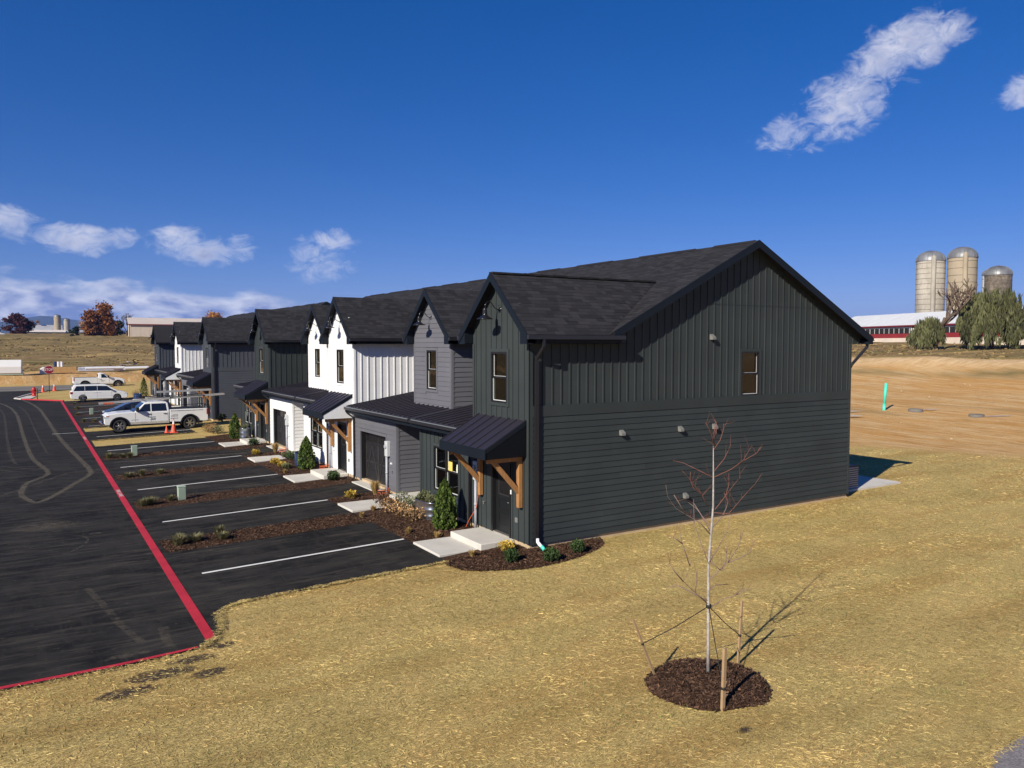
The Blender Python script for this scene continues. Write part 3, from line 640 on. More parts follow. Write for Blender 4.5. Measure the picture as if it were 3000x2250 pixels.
def wall(mb, plane, w, u0, u1, z0, z1, ops):
    """rectangular wall sheet with openings; plane 'x' (faces -X) or 'y' (faces -Y)"""
    zs = sorted({z0,z1,*[z for o in ops for z in o[2:4] if z0 < z < z1]})
    for a, b in zip(zs, zs[1:]):
        cuts = [(o[0],o[1]) for o in ops if o[2] < (a+b)/2 < o[3]]
        for p, q in spans(u0, u1, cuts):
            mb.poly([(w,p,a),(w,q,a),(w,q,b),(w,p,b)] if plane == 'x' else [(p,w,a),(q,w,a),(q,w,b),(p,w,b)])
def lap(parent, plane, w, rng, z0, z1, m, ops=(), hi=True, maxlen=5.2):
    J = Joiner('siding_plank', m, parent, hi); k = 0; z = z0
    while z < z1-.03:
        h = min(COURSE, z1-z); u0, u1 = rng(z+h) if callable(rng) else rng
        if u1-u0 < .06: break
        cuts = [(o[0],o[1]) for o in ops if o[2] < z+h*.8 and o[3] > z+h*.2]
        for p, q in spans(u0, u1, cuts):
            js = [p]; s = p+maxlen*(.45+.55*((k*.37) % 1))
            while s < q-.8: js.append(s); s += maxlen
            js.append(q)
            for a, b in zip(js, js[1:]):
                d = b-a-.003
                if plane == 'x': J.add((w-.016, (a+b)/2, z+h/2+.006), (.014, d, h+.016), (0, .10, 0))
                else: J.add(((a+b)/2, w-.016, z+h/2+.006), (d, .014, h+.016), (-.10, 0, 0))
        z += COURSE; k += 1
    J.done()
def battens(parent, plane, w, u0, u1, z0, ztop, m, ops=(), hi=True, sp=.302, start=None, bw=.045):
    J = Joiner('batten', m, parent, hi); u = u0+sp if start is None else start
    while u < u1-.05:
        zt = ztop(u) if callable(ztop) else ztop
        for p, q in spans(z0, zt, [(o[2],o[3]) for o in ops if o[0] < u < o[1]]):
            if plane == 'x': J.add((w-.012, u, (p+q)/2), (.024, bw, q-p))
            else: J.add((u, w-.012, (p+q)/2), (bw, .024, q-p))
        u += sp
    J.done()
def ring(mb, plane, w0, w1, u0, u1, z0, z1, t):
    """picture-frame of four bars, thickness t inwards"""
    for a,b,c,d in ((u0,u1,z1-t,z1),(u0,u1,z0,z0+t),(u0,u0+t,z0+t,z1-t),(u1-t,u1,z0+t,z1-t)):
        if plane == 'x': mb.box(w0,w1,a,b,c,d)
        else: mb.box(a,b,w0,w1,c,d)
def bx(mb, plane, w0, w1, u0, u1, z0, z1):
    if plane == 'x': mb.box(w0,w1,u0,u1,z0,z1)
    else: mb.box(u0,u1,w0,w1,z0,z1)
def window(parent, plane, w, u0, u1, z0, z1, cols, trim_m, room=None, hi=True, full=True):
    tr = MB(); T = .095
    ring(tr, plane, w-.034, w-.004, u0-T, u1+T, z0-T, z1+T, T); tr.build('window_trim', trim_m, parent)
    fr = MB(); ring(fr, plane, w-.03, w+.10, u0, u1, z0, z1, .055)
    n = cols; cw = (u1-u0-.11)/n
    for k in range(1, n): bx(fr, plane, w-.026, w+.09, u0+.055+cw*k-.035, u0+.055+cw*k+.035, z0+.055, z1-.055)
    f = fr.build('window', M['black'], parent); zm = (z0+z1)/2
    for k in range(n):
        a = u0+.055+cw*k+(.035 if k else 0); b = u0+.055+cw*(k+1)-(.035 if k < n-1 else 0)
        r = MB(); bx(r, plane, w+.0, w+.055, a, b, zm-.028, zm+.028); r.build('meeting_rail', M['black'], f)
        for lo, hi_, dep in ((z0+.055, zm-.028, .022), (zm+.028, z1-.055, .05)):
            g = MB()
            if plane == 'x': g.poly([(w+dep,b,lo),(w+dep,a,lo),(w+dep,a,hi_),(w+dep,b,hi_)])
            else: g.poly([(a,w+dep,lo),(b,w+dep,lo),(b,w+dep,hi_),(a,w+dep,hi_)])
            g.build('pane', M['glass'], f)
        if full:
            s = MB(); e = .011
            far = (b-e, b) if plane == 'x' else (b-e, b)     # pale vinyl edge of the lower sash, seen on the far side
            bx(s, plane, w+.015, w+.075, far[0], far[1], z0+.055, zm-.03); bx(s, plane, w+.015, w+.06, a, b, z0+.055, z0+.055+.015)
            bx(s, plane, w+.045, w+.075, far[0], far[1], zm+.03, z1-.06); bx(s, plane, w+.045, w+.07, a, b, zm+.029, zm+.036)
            s.build('sash_edge', M['sash'], f)
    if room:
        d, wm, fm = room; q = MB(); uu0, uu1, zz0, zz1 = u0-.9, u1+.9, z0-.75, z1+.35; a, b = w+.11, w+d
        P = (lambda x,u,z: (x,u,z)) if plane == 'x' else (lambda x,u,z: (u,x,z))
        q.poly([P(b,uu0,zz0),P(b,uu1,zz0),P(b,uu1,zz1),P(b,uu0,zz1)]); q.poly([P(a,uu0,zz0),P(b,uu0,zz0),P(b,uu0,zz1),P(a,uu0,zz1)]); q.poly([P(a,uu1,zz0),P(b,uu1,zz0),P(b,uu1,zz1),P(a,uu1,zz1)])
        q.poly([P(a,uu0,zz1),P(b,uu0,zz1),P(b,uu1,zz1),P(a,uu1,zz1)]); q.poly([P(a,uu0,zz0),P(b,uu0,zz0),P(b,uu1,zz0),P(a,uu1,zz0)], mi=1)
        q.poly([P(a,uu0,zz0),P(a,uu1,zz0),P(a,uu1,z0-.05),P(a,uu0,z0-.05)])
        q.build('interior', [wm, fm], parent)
    return f
SH_VAR = {}
def shingle_unit(k):
    if k not in SH_VAR:
        mb = MB(); t = (.74,.88,1.0,1.14,1.32)[k % 5]
        # local: x along eave (unit), y up-slope, z normal
        a = [(-.5,0,.0),(.5,0,.0),(.5,0,.011),(-.5,0,.011),(.5,.20,.004),(-.5,.20,.004),(.5,.2,-.004),(-.5,.2,-.004)]
        for f in ((0,1,2,3),(3,2,4,5),(1,6,4,2),(0,3,5,7)): mb.poly([a[i] for i in f], t)
        me = mb.mesh('shingle', M['shingle'])
        if 'tint' not in me.attributes:
            at = me.attributes.new('tint','FLOAT','FACE'); at.data.foreach_set('value', [t]*len(me.polygons))
        SH_VAR[k] = me
    return SH_VAR[k]
def shingles(parent, P0, U, S, smax, ur, hi, rnd, exp=.145):
    P0, U, S = Vector(P0), Vector(U).normalized(), Vector(S).normalized(); Nn = U.cross(S).normalized()
    if Nn.z < 0: Nn = -Nn
    s = -.02; quads = []; tint = []; cnt = 0
    while s < smax-.05:
        u0, u1 = ur(max(s,0)/smax); u = u0-rnd.random()*.25; top = min(s+exp+.055, smax+.01)
        while u < u1:
            w = rnd.choice((.16,.21,.26,.33,.42)); a, b = max(u,u0), min(u+w-.004,u1); u += w
            if b-a < .02: continue
            k = rnd.randrange(5); th = .008+.006*rnd.random(); ss = s-rnd.random()*.006
            if hi and cnt < 300:
                o = link('shingle', shingle_unit(k), parent); B = Matrix((U,S,Nn)).transposed().to_4x4(); c = P0+U*(a+b)/2+S*ss
                o.matrix_local = Matrix.Translation(c) @ B @ Matrix.Diagonal((b-a,1,th/.011,1)); cnt += 1
            else:
                t = (.74,.88,1.0,1.14,1.32)[k]
                A,Bp = P0+U*a+S*ss, P0+U*b+S*ss; C,D = P0+U*b+S*top, P0+U*a+S*top
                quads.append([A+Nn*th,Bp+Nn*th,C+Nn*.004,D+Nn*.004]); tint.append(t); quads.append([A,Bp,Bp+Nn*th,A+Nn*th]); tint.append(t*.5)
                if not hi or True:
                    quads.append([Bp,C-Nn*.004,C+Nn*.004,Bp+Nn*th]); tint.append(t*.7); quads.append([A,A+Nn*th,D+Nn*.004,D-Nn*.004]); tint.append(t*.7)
        s += exp
    if quads:
        o = link('shingles', quads_mesh('shingles', np.array([[tuple(v) for v in q] for q in quads]), M['shingle'], tint), parent); o['kind'] = 'stuff'
def slab(mb, pts, th=.1):
    lo = [(x,y,z-th) for x,y,z in pts]; mb.poly(pts); mb.poly(lo[::-1])
    for i in range(len(pts)): mb.poly([lo[i],lo[(i+1)%len(pts)],pts[(i+1)%len(pts)],pts[i]])
def gable_roof(root, xf, yc, rnd, detail):
    """front gable over a tower or dormer: two slopes, barge boards, returns, gutters"""
    h = TW/2+.36; xe = EX+(7.63-EZ)/.5
    for sgn in (-1, 1):
        pts = [(xf,yc+sgn*h,EZ),(xf,yc,7.63),(xe,yc,7.63),(EX,yc+sgn*h,EZ)]
        if sgn > 0: pts = pts[::-1]
        mb = MB(); slab(mb, pts, .09); r = mb.build('gable_roof', M['deck'], root)
        if sgn < 0 and detail >= 1:
            L_ = math.hypot(h, 7.63-EZ); S = (0, h/L_, (7.63-EZ)/L_)
            shingles(root if detail == 2 else r, (0, yc-h, EZ), (1,0,0), S, L_, lambda t: (xf, EX+(xe-EX)*t), detail == 2, rnd)
        # barge (rake) board and the small return at its foot
        f = MB(); sl = (7.63-EZ)/h
        f.prism([(xf-.028,yc+sgn*h,EZ+.015),(xf-.028,yc,7.645),(xf-.028,yc,7.645-.26),(xf-.028,yc+sgn*h,EZ-.245)] if sgn < 0 else [(xf-.028,yc+sgn*h,EZ-.245),(xf-.028,yc,7.645-.26),(xf-.028,yc,7.645),(xf-.028,yc+sgn*h,EZ+.015)], (.03,0,0))
        f.build('barge_board', M['fascia'], root)
        e = MB(); y_o, y_i = yc+sgn*(h-.005), yc+sgn*(TW/2-.0)
        e.prism([(xf-.006,y_o,5.575),(xf-.006,y_i+sgn*(-.0),5.575),(xf-.006,y_i,ztow(YC+TW/2)-.10),(xf-.006,y_o,EZ-.10)], (.30 if xf < 0 else .30,0,0)); e.build('eave_return', M['fascia'], root)
        g = MB(); g.box(xf+.02, EX+.45, min(y_o,y_o-sgn*.025), max(y_o,y_o-sgn*.025), 5.60, EZ-.06); g.box(xf+.03, EX+.75, min(y_o-sgn*.03,y_i), max(y_o-sgn*.03,y_i), 5.59, 5.605)
        g.build('eave_fascia', M['fascia'], root)
        q = MB(); yg = y_o+sgn*.006; q.box(xf-.02, EX+.55, min(yg,yg+sgn*.10), max(yg,yg+sgn*.10), EZ-.135, EZ-.02); q.build('gutter', M['gutter'], root)
    cap = MB()
    for i in range(int((xe-xf)/.24)):
        x = xf+.24*i; cap.box(x, x+.25, yc-.10, yc+.10, 7.60, 7.652, t=random.choice((.7,.9,1.1,1.3)))
    if detail == 2: cap.build('ridge_cap', M['shingle'], root)
def lamp(root, x, y, z):
    o = MB(); o.lathe([(.0,0),(.075,0),(.075,.02),(.03,.04),(.0,.04)], (x,y,z), 14, axis='x')
    o = MB(); o.tube([(x,y,z),(x-.028,y,z)], .07, 14)
    pts = [(x-.02,y,z),(x-.12,y,z-.005),(x-.22,y,z+.05),(x-.29,y,z+.15),(x-.36,y,z+.21),(x-.45,y,z+.20),(x-.515,y,z+.13),(x-.53,y,z+.02)]
    o.tube(pts, .014, 8); a = o.build('wall_lamp', M['lampblack'], root, smooth=True)
    s = MB(); s.lathe([(.02,.0),(.05,-.01),(.062,-.05),(.055,-.07),(.066,-.10),(.058,-.12),(.07,-.15),(.062,-.17),(.085,-.22),(.16,-.27),(.235,-.31),(.24,-.325),(.20,-.315),(.08,-.27)], (x-.53,y,z+.03), 22)
    s.build('lamp_shade', M['lampblack'], a, smooth=True)
def boxpiece(name, m, parent, *b):
    mb = MB(); mb.box(*b); return mb.build(name, m, parent)
def meter(root, y, zb, x=-.0):
    t = MB(); t.box(x-.16,x-.02,y-.13,y+.13,zb,zb+.58); o = t.build('meter_box', M['meter'], root); bevel(o, .015)
    c = MB(); c.tube([(x-.10,y+.05,zb+.02),(x-.10,y+.05,-.22)], .045, 12); c.tube([(x-.10,y+.05,.62),(x-.10,y+.05,.70)], .052, 12); c.build('conduit', M['pvc'], o, smooth=True)
    d = MB(); d.lathe([(0,-.05),(.07,-.05),(.085,-.03),(.085,.0)], (x-.16,y,zb+.38), 14, axis='x'); d.build('meter_dial', M['pvc'], o)
def downspout(root, y, ztop, x=-.0, zb=-.12, m='downspout'):
    d = MB(); pts = [(x-.42,y,ztop),(x-.42,y,ztop-.10),(x-.34,y,ztop-.2),(x-.12,y,ztop-.36),(x-.08,y,ztop-.45),(x-.08,y,zb+.12)]
    for a, b in zip(pts, pts[1:]): d.tube([a,b], .045, 4)
    d.tube([pts[-1],(x-.10,y,zb+.04),(x-.22,y,zb)], .045, 4); d.build('downspout', M[m], root)
def canopy(root, y0, y1, side_m, zb=3.45, xf=-1.32, zf=2.72):
    mb = MB(); slab(mb, [(0.0,y0,zb),(xf,y0,zf),(xf,y1,zf),(0.0,y1,zb)][::-1], .05); o = mb.build('canopy_roof', M['metalroof'], root)
    L_ = math.hypot(xf, zb-zf); ang = math.atan2(zb-zf, -xf); n = 6
    for k in range(n+1):
        y = y0+.02+(y1-y0-.04)*k/n
        s = piece('roof_seam', (xf/2, y, (zb+zf)/2+.016), (L_, .022, .04), M['metalroof'], root, (0, -ang, 0))
    f = MB(); f.box(xf-.03,xf-.002,y0-.02,y1+.02,zf-.26,zf+.012); f.build('canopy_fascia', M['fascia'], root)
    for y, dy in ((y0, .03), (y1-.03, .03)):
        s = MB(); s.prism([(xf,y,zf-.05),(xf,y,zf-.26),(0,y,zf-.26),(0,y,zb-.05)], (0,dy,0)); s.build('canopy_side', side_m, root)
        b = MB(); b.prism([(xf+.0,y-.012 if y == y0 else y+.031,zf+.01),(xf,y-.012 if y == y0 else y+.031,zf-.10),(0,y-.012 if y == y0 else y+.031,zb-.12),(0,y-.012 if y == y0 else y+.031,zb+.01)], (0,.012 if y == y0 else .012,0)); b.build('canopy_edge', M['fascia'], root)
    s = MB(); s.poly([(xf+.02,y0+.03,zf-.255),(0,y0+.03,zf-.255),(0,y1-.03,zf-.255),(xf+.02,y1-.03,zf-.255)]); s.build('canopy_ceiling', M['soffit'], root)
    zl = zf-.26
    for y in (y0+.22, y1-.22):
        w = .07; p = MB(); p.box(-.155,-.03,y-w,y+w,1.0,zl-.01); br = p.build('bracket', M['wood'], root); bevel(br, .008, 1)
        a = MB(); a.box(xf+.18,-.155,y-w+.004,y+w-.004,zl-.14,zl-.012); bevel(a.build('bracket_arm', M['wood'], br), .008, 1)
        d = MB(); u = Vector((-.95,0,zl-.10))-Vector((-.10,0,1.42)); n_ = Vector((u.z,0,-u.x)).normalized()*.062; A = Vector((-.10,y-w+.012,1.42)); B = A+u
        d.prism([A-n_,B-n_,B+n_,A+n_], (0,2*w-.024,0)); bevel(d.build('bracket_brace', M['wood'], br), .008, 1)
def front_door(root, y0, y1, z1, trim_m, side=True):
    t = MB(); t.box(-.03,.14,y1,y1+.10,0,z1+.1); t.box(-.03,.14,y0-.06,y0,0,z1+.1); t.box(-.03,.14,y0,y1,z1,z1+.1); t.build('door_frame', M['black'], root)
    d = MB(); d.box(.10,.14,y0,y1,.03,z1); o = d.build('door', M['door'], root)
    for a,b,c,e in ((y0+.16,y1-.16,.25,.62),(y0+.16,y1-.16,.70,1.02)):
        r = MB(); ring(r,'x',.088,.101,a,b,c,e,.03); r.build('door_panel', M['door'], o)
    g = MB(); ring(g,'x',.085,.101,y0+.16,y1-.16,1.14,z1-.22,.03); g.build('lite_frame', M['brace'], o)
    p = MB(); p.poly([(.094,y0+.19,1.17),(.094,y1-.19,1.17),(.094,y1-.19,z1-.25),(.094,y0+.19,z1-.25)]); p.build('pane', M['lampblack'], o)
    k = MB(); k.tube([(.10,y0+.09,.98),(.04,y0+.09,.98),(.04,y0+.20,.98)], .012, 6); k.build('door_handle', M['brass'], o)
    s = MB(); s.box(-.02,.13,y0,y1,0.0,.03); s.build('threshold', M['brass'], root)
def metal_roof(root, y0, y1, x1=XM, seams=True, lip=True, ends=()):
    mb = MB(); slab(mb, [(-.36,y0,zmet(-.36)),(x1,y0,zmet(x1)),(x1,y1,zmet(x1)),(-.36,y1,zmet(-.36))], .06); mb.build('lower_roof', M['metalroof'], root)
    ang = math.atan(.16); L_ = (x1+.36)/math.cos(ang); xm = (x1-.36)/2; y = y0+.2
    while y < y1-.05:
        piece('roof_seam', (xm-.01, y, zmet(xm)+.018), (L_, .024, .042), M['metalroof'], root, (0,-ang,0)); y += .405
    f = MB(); f.box(-.36,-.335,y0+.01,y1-.01,2.70,2.93); f.box(-.335,.0,y0+.01,y1-.01,2.70,2.715); f.build('eave_fascia', M['fascia'], root)
    g = MB(); g.box(-.475,-.362,y0+.03,y1-.04,2.85,2.965); g.build('gutter', M['gutter'], root)
    if lip: l = MB(); l.box(-.485,-.46,y0+.05,y1-.25,2.955,2.985); l.build('gutter_lip', M['gutteredge'], root)
def main_roof(root, y0, y1, rnd, detail, left_end=False, right_end=False):
    a = y0-(.35 if right_end else 0); b = y1+(.35 if left_end else 0); zr = zmain(RX)
    mb = MB(); slab(mb, [(EX,a,EZ),(RX,a,zr),(RX,b,zr),(EX,b,EZ)][::-1], .1); slab(mb, [(RX,a,zr),(2*RX-EX,a,EZ),(2*RX-EX,b,EZ),(RX,b,zr)][::-1], .1); r = mb.build('roof', M['deck'], root)
    if detail:
        L_ = math.hypot(RX-EX, zr-EZ); shingles(root, (EX,a,EZ), (0,1,0), (RX-EX,0,zr-EZ), L_, lambda t: (0,b-a), False, rnd)
    y = a+.15
    while y < b-1.0:
        e = min(y+rnd.choice((2.4,3.0,1.8)), b-.1); v = MB(); v.prism([(RX-.16,y,zr-.055),(RX,y,zr+.035),(RX+.16,y,zr-.055),(RX,y,zr-.02)], (0,e-y,0)); v.build('ridge_vent', M['deck'], root); y = e+rnd.choice((.9,1.3))
    f = MB(); f.box(EX-.02,EX+.01,a+.01,b-.01,EZ-.24,EZ-.02); f.build('eave_fascia', M['fascia'], root)
    f = MB(); f.box(2*RX-EX-.01,2*RX-EX+.02,a+.01,b-.01,EZ-.24,EZ-.02); f.box(2*RX-EX+.021,2*RX-EX+.13,a+.01,b-.01,EZ-.14,EZ-.03); f.build('eave_fascia', M['fascia'], root)
    for flag, yy in ((right_end, a), (left_end, b)):
        if flag:
            q = MB(); ys = yy-.028 if yy == a else yy; e0, e1 = EX+.2, 2*RX-EX+.02
            q.prism([(e0,ys,zmain(e0)+.015),(RX,ys,zr+.02),(RX,ys,zr-.235),(e0,ys,zmain(e0)-.235)], (0,.03,0)); q.prism([(RX,ys,zr+.02),(e1,ys,EZ+.005),(e1,ys,EZ-.27),(RX,ys,zr-.235)], (0,.03,0))
            q.prism([(14.78,ys+.004,5.572),(14.78,ys+.004,5.72),(e1,ys+.004,5.64),(e1,ys+.004,5.572)], (0,.33 if yy == a else -.33,0)); q.build('barge_board', M['fascia'], root)
def tower_unit(name, label, y0, m, detail, first=False, last=False, upper=None, group=None, seed=1, door_y=(1.02,1.95)):
    """unit with a projecting two-storey tower and a window wall under the lower roof"""
    rnd = random.Random(seed); hi = detail == 2; W = 7.0
    root = thing(name, label, 'townhouse', (0,y0,0), 0, group); sm = M[m]
    wu = (YC-.44, YC+.46, 3.87, 5.35); dr = (door_y[0], door_y[1], 0.0, 2.06); lw = (4.1, 5.9, .64, 2.14)
    def ws(nm, *polys):
        q_ = MB()
        for p_ in polys: q_.poly(p_)
        return q_.build(nm, sm, root)
    mb = MB(); wall(mb, 'x', 0, 0, TW, 0, 5.7, [wu, dr]); mb.poly([(0,0,5.7),(0,TW,5.7),(0,TW,ztow(TW)-.09),(0,YC,7.54),(0,0,ztow(0)-.09)])
    wall(mb, 'x', 0, TW, W, 0, 2.7, [lw]); mb.build('front_wall', sm, root)
    ws('tower_side_wall', [(0,TW,2.6),(XM,TW,2.6),(XM,TW,5.75),(0,TW,5.75)]); ws('recess_wall', [(0,W,0),(2.2,W,0),(2.2,W,2.7),(0,W,2.7)])
    ws('upper_wall', [(XM,TW,3.4),(XM,W,3.4),(XM,W,5.9),(XM,TW,5.9)]); ws('rear_wall', [(XB,0,0),(XB,W,0),(XB,W,5.9),(XB,0,5.9)])
    if not first: ws('side_wall', [(0,0,0),(XM,0,0),(XM,0,5.75),(0,0,5.75)])
    if last: ws('end_wall', [(2.2,W,0),(XB,W,0),(XB,W,5.9),(RX,W,8.8),(XM,W,6.05),(XM,W,0)])
    T = .10; wo = (wu[0]-T,wu[1]+T,wu[2]-T,wu[3]+T); do = (dr[0]-.08,dr[1]+.12,0,2.2); lo = (lw[0]-T,lw[1]+T,lw[2]-T,lw[3]+T); cano = (.10,2.80,3.38,3.5)
    battens(root, 'x', 0, 0, TW, 0, lambda u: ztow(u)-.12, sm, [wo, do, (0,TW,6.70,6.725)] , hi, start=.255)
    battens(root, 'x', 0, TW, W, 0, 2.70, sm, [lo], hi, start=TW+.33)
    for yb in (.045, TW-.045): piece('corner_board', (-.014, yb, 2.79), (.03,.09,5.57), sm, root)
    piece('corner_board', (-.014, W-.045, 1.35), (.03,.09,2.7), sm, root)
    piece('corner_board', (.045, -.016, 2.79), (.09,.03,5.57), sm, root)
    z_ = MB(); z_.box(-.012,-.0,.45,TW-.45,6.70,6.722); z_.build('joint_strip', sm, root)
    if not first: battens(root, 'y', 0, .1, XM, 3.0, 5.59, sm, (), hi, start=.33)
    window(root, 'x', 0, *wu, 1, sm, (2.6, M['inwall'], M['infloor']), hi); window(root, 'x', 0, *lw, 2, sm, (3.0, M['inwall'], M['infloor']), hi)
    front_door(root, dr[0], dr[1], dr[3], sm)
    found = MB(); found.box(.02,XB-.03,.02,W,-.6,-.002); found.build('foundation', M['found'], root)
    gable_roof(root, -.3, YC, rnd, detail); main_roof(root, 0, W, rnd, 1 if detail else 0, last, first)
    metal_roof(root, TW, W)
    if last: e = MB(); e.prism([(-.36,W,zmet(-.36)+.01),(-.36,W,2.70),(XM,W,2.70),(XM,W,zmet(XM)+.01)], (0,.03,0)); e.build('roof_end', M['fascia'], root)
    canopy(root, .14, 2.80, M['soffit'] if m != 'white' else sm)
    lamp(root, 0, YC-.06, 6.58)
    downspout(root, TW+.13, 2.88)
    meter(root, 2.80, 1.42)
    o = boxpiece('outlet_cover', M['vent'], root, -.05,-.0,.55,.68,.52,.66); bevel(o, .012)
    t = MB(); t.tube([(-.0,2.42,.82),(-.07,2.42,.82),(-.07,2.42,.74)], .014, 6); t.tube([(-.07,2.36,.82),(-.07,2.48,.82)], .01, 6); t.build('hose_tap', M['brass'], root)
    boxpiece('door_chime', M['whiteplastic'], root, -.03,-.0,.90,.95,1.28,1.40)
    return root
def gable_end(root, m, detail, vents, win):
    sm = M[m]; hi = detail == 2; ops = [win] if win else []
    mb = MB(); wall(mb, 'y', 0, 0, XB, 0, 5.58, ops)
    top = [(0,0,5.58),(XM-.1,0,5.58),(XM-.1,0,zmain(XM-.1)-.1),(RX,0,zmain(RX)-.1),(14.8,0,zmain(14.8)-.1),(14.8,0,5.58)]
    mb.poly(top); mb.poly([(14.8,0,5.58),(14.25,0,5.58),(14.25,.3,5.58),(14.8,.3,5.58)]); mb.build('gable_wall', sm, root)
    lap(root, 'y', 0, (.10, XB-.10), 0.0, 3.56, sm, (), hi, 4.9)
    for a, b in ((.1,4.02),(4.025,10.45),(10.455,XB-.1)): piece('belt_board', ((a+b)/2,-.018,3.715), (b-a,.036,.31), sm, root)
    T = .10; wo = (win[0]-T,win[1]+T,win[2]-T,win[3]+T) if win else None
    bo = ([wo] if wo else [])+[(3.4,14.1,6.855,6.87)]
    battens(root, 'y', 0, .1, XM-.1, 3.87, 5.59, sm, (), hi, start=.455)
    battens(root, 'y', 0, XM-.1, 14.75, 3.87, lambda u: zmain(u)-.12, sm, bo+[(14.26,15,0,5.58)], hi, start=.455+.302*9)
    piece('joint_strip', (RX,-.006,6.862), (9.0,.010,.018), sm, root)
    for x in (.05, XB-.05): piece('corner_board', (x,-.015,2.79), (.10,.034,5.58), sm, root)
    if win: window(root, 'y', 0, *win, 1, sm, None, hi)
    for x, z in vents:
        v = MB(); v.prism([(x-.075,-.005,z+.09),(x-.075,-.15,z-.02),(x-.075,-.15,z-.09),(x-.075,-.005,z-.09)], (.15,0,0)); v.build('wall_vent', M['vent'], root)
def garage_unit(name, label, y0, m, detail, group=None, seed=2):
    """unit with garage, recessed entry and a dormer standing on the lower roof; y0 is its own right edge"""
    rnd = random.Random(seed); hi = detail == 2; W = 6.5; R0, R1 = 0.0, 2.05; XD = 1.25; yc = YC
    root = thing(name, label, 'townhouse', (0,y0,0), 0, group); sm = M[m]
    gd = (3.05, 5.75, -.08, 2.0); wu = (YC-.40, YC+.42, 3.87, 5.35)
    def ws(nm, *polys):
        q_ = MB()
        for p_ in polys: q_.poly(p_)
        return q_.build(nm, sm, root)
    mb = MB(); wall(mb, 'x', 0, R1, W, 0, 2.7, [gd]); mb.build('garage_wall', sm, root)
    ws('recess_wall', [(0,R1,0),(2.2,R1,0),(2.2,R1,2.7),(0,R1,2.7)]); ws('entry_wall', [(2.2,0,0),(2.2,R1,0),(2.2,R1,2.8),(2.2,0,2.8)])
    mb = MB(); wall(mb, 'x', XD, 0, TW, 3.0, 5.7, [wu]); mb.poly([(XD,0,5.7),(XD,TW,5.7),(XD,TW,ztow(TW)-.09),(XD,YC,7.54),(XD,0,ztow(0)-.09)]); mb.build('dormer_wall', sm, root)
    ws('dormer_side', [(XD,0,3.1),(XM,0,3.1),(XM,0,5.75),(XD,0,5.75)]); ws('dormer_side', [(XD,TW,3.1),(XM,TW,3.1),(XM,TW,5.75),(XD,TW,5.75)])
    ws('upper_wall', [(XM,TW,3.4),(XM,W,3.4),(XM,W,5.9),(XM,TW,5.9)]); ws('rear_wall', [(XB,0,0),(XB,W,0),(XB,W,5.9),(XB,0,5.9)])
    T = .10; wo = (wu[0]-T,wu[1]+T,wu[2]-T,wu[3]+T)
    lap(root, 'x', XD, lambda z: (max(.09,YC-(7.56-z)/TS) if z > 5.9 else .09, min(TW-.09,YC+(7.56-z)/TS) if z > 5.9 else TW-.09), 3.15, 7.5, sm, [wo], hi)
    lap(root, 'y', 0, (XD+.09, XM), 3.15, 5.6, sm, (), hi)
    lap(root, 'x', 0, (R1+.09, W-.02), 0, 2.70, sm, [(gd[0]-.1,gd[1]+.1,-.2,gd[3]+.1)], hi); lap(root, 'y', R1, (.10, 2.2), 0, 2.70, sm, (), hi)
    for y in (.045, TW-.045): piece('corner_board', (XD-.014,y,4.37), (.034,.09,2.45), sm, root)
    piece('corner_board', (XD+.045,-.016,4.37), (.09,.034,2.45), sm, root); piece('corner_board', (-.014,R1+.045,1.35), (.034,.09,2.7), sm, root); piece('corner_board', (.045,R1-.016,1.35), (.09,.034,2.7), sm, root)
    window(root, 'x', XD, *wu, 1, sm, (1.9, M['inwall'], M['infloor']), hi)
    tr = MB(); tr.box(-.034,.02,gd[0]-.1,gd[0],-.06,gd[3]+.1); tr.box(-.034,.02,gd[1],gd[1]+.1,-.06,gd[3]+.1); tr.box(-.034,.02,gd[0],gd[1],gd[3],gd[3]+.1); tr.build('garage_trim', sm, root)
    j = MB(); j.box(.02,.30,gd[1]-.001,gd[1]+.02,-.1,gd[3]); j.box(.02,.30,gd[0]-.02,gd[0]+.001,-.1,gd[3]); j.box(.02,.30,gd[0],gd[1],gd[3]-.001,gd[3]+.02); j.build('garage_jamb', M['black'], root)
    n = 4; hh = (gd[3]+.06)/n; d = MB(); d.box(.24,.28,gd[0],gd[1],-.08,gd[3]); door = d.build('garage_door', M['garage'], root)
    for k in range(n):
        b = MB(); z0 = -.06+k*hh; b.box(.222,.242,gd[0]+.01,gd[1]-.01,z0+.012,z0+hh-.012); bevel(b.build('door_section', M['garage'], door), .006, 1)
    for c in range(2):
        a = gd[0]+.06+c*(gd[1]-gd[0]-.06)/2; b2 = a+(gd[1]-gd[0]-.12)/2-.03; am = (a+b2)/2
        bb = MB()
        for p, q in (((a,-.0),(am,hh*3-.1)),((b2,0),(am,hh*3-.1)),((a,hh*1.5),(b2,hh*1.5-.03)),((a,0.0),(a,hh*3-.06)),((b2,0),(b2,hh*3-.06)),((a,0.02),(b2,.02))):
            u = Vector((0,q[0]-p[0],q[1]-p[1])).normalized(); nn = Vector((0,-u.z,u.y))*.03; A = Vector((.206,*p)); B = Vector((.206,*q)); bb.prism([A-nn,B-nn,B+nn,A+nn], (.016,0,0))
        bb.build('door_brace', M['brace'], door)
        for k in range(2):
            g0 = a+.05+k*(b2-a)/2; g = MB(); g.poly([(.215,g0,hh*3+.05),(.215,g0+(b2-a)/2-.08,hh*3+.05),(.215,g0+(b2-a)/2-.08,hh*4-.12),(.215,g0,hh*4-.12)]); g.build('pane', M['lampblack'], door)
    fo = MB(); fo.box(.02,XB-.03,R1+.02,W,-.6,-.002); fo.box(2.1,XB-.03,.0,R1+.02,-.6,-.003); fo.build('foundation', M['found'], root)
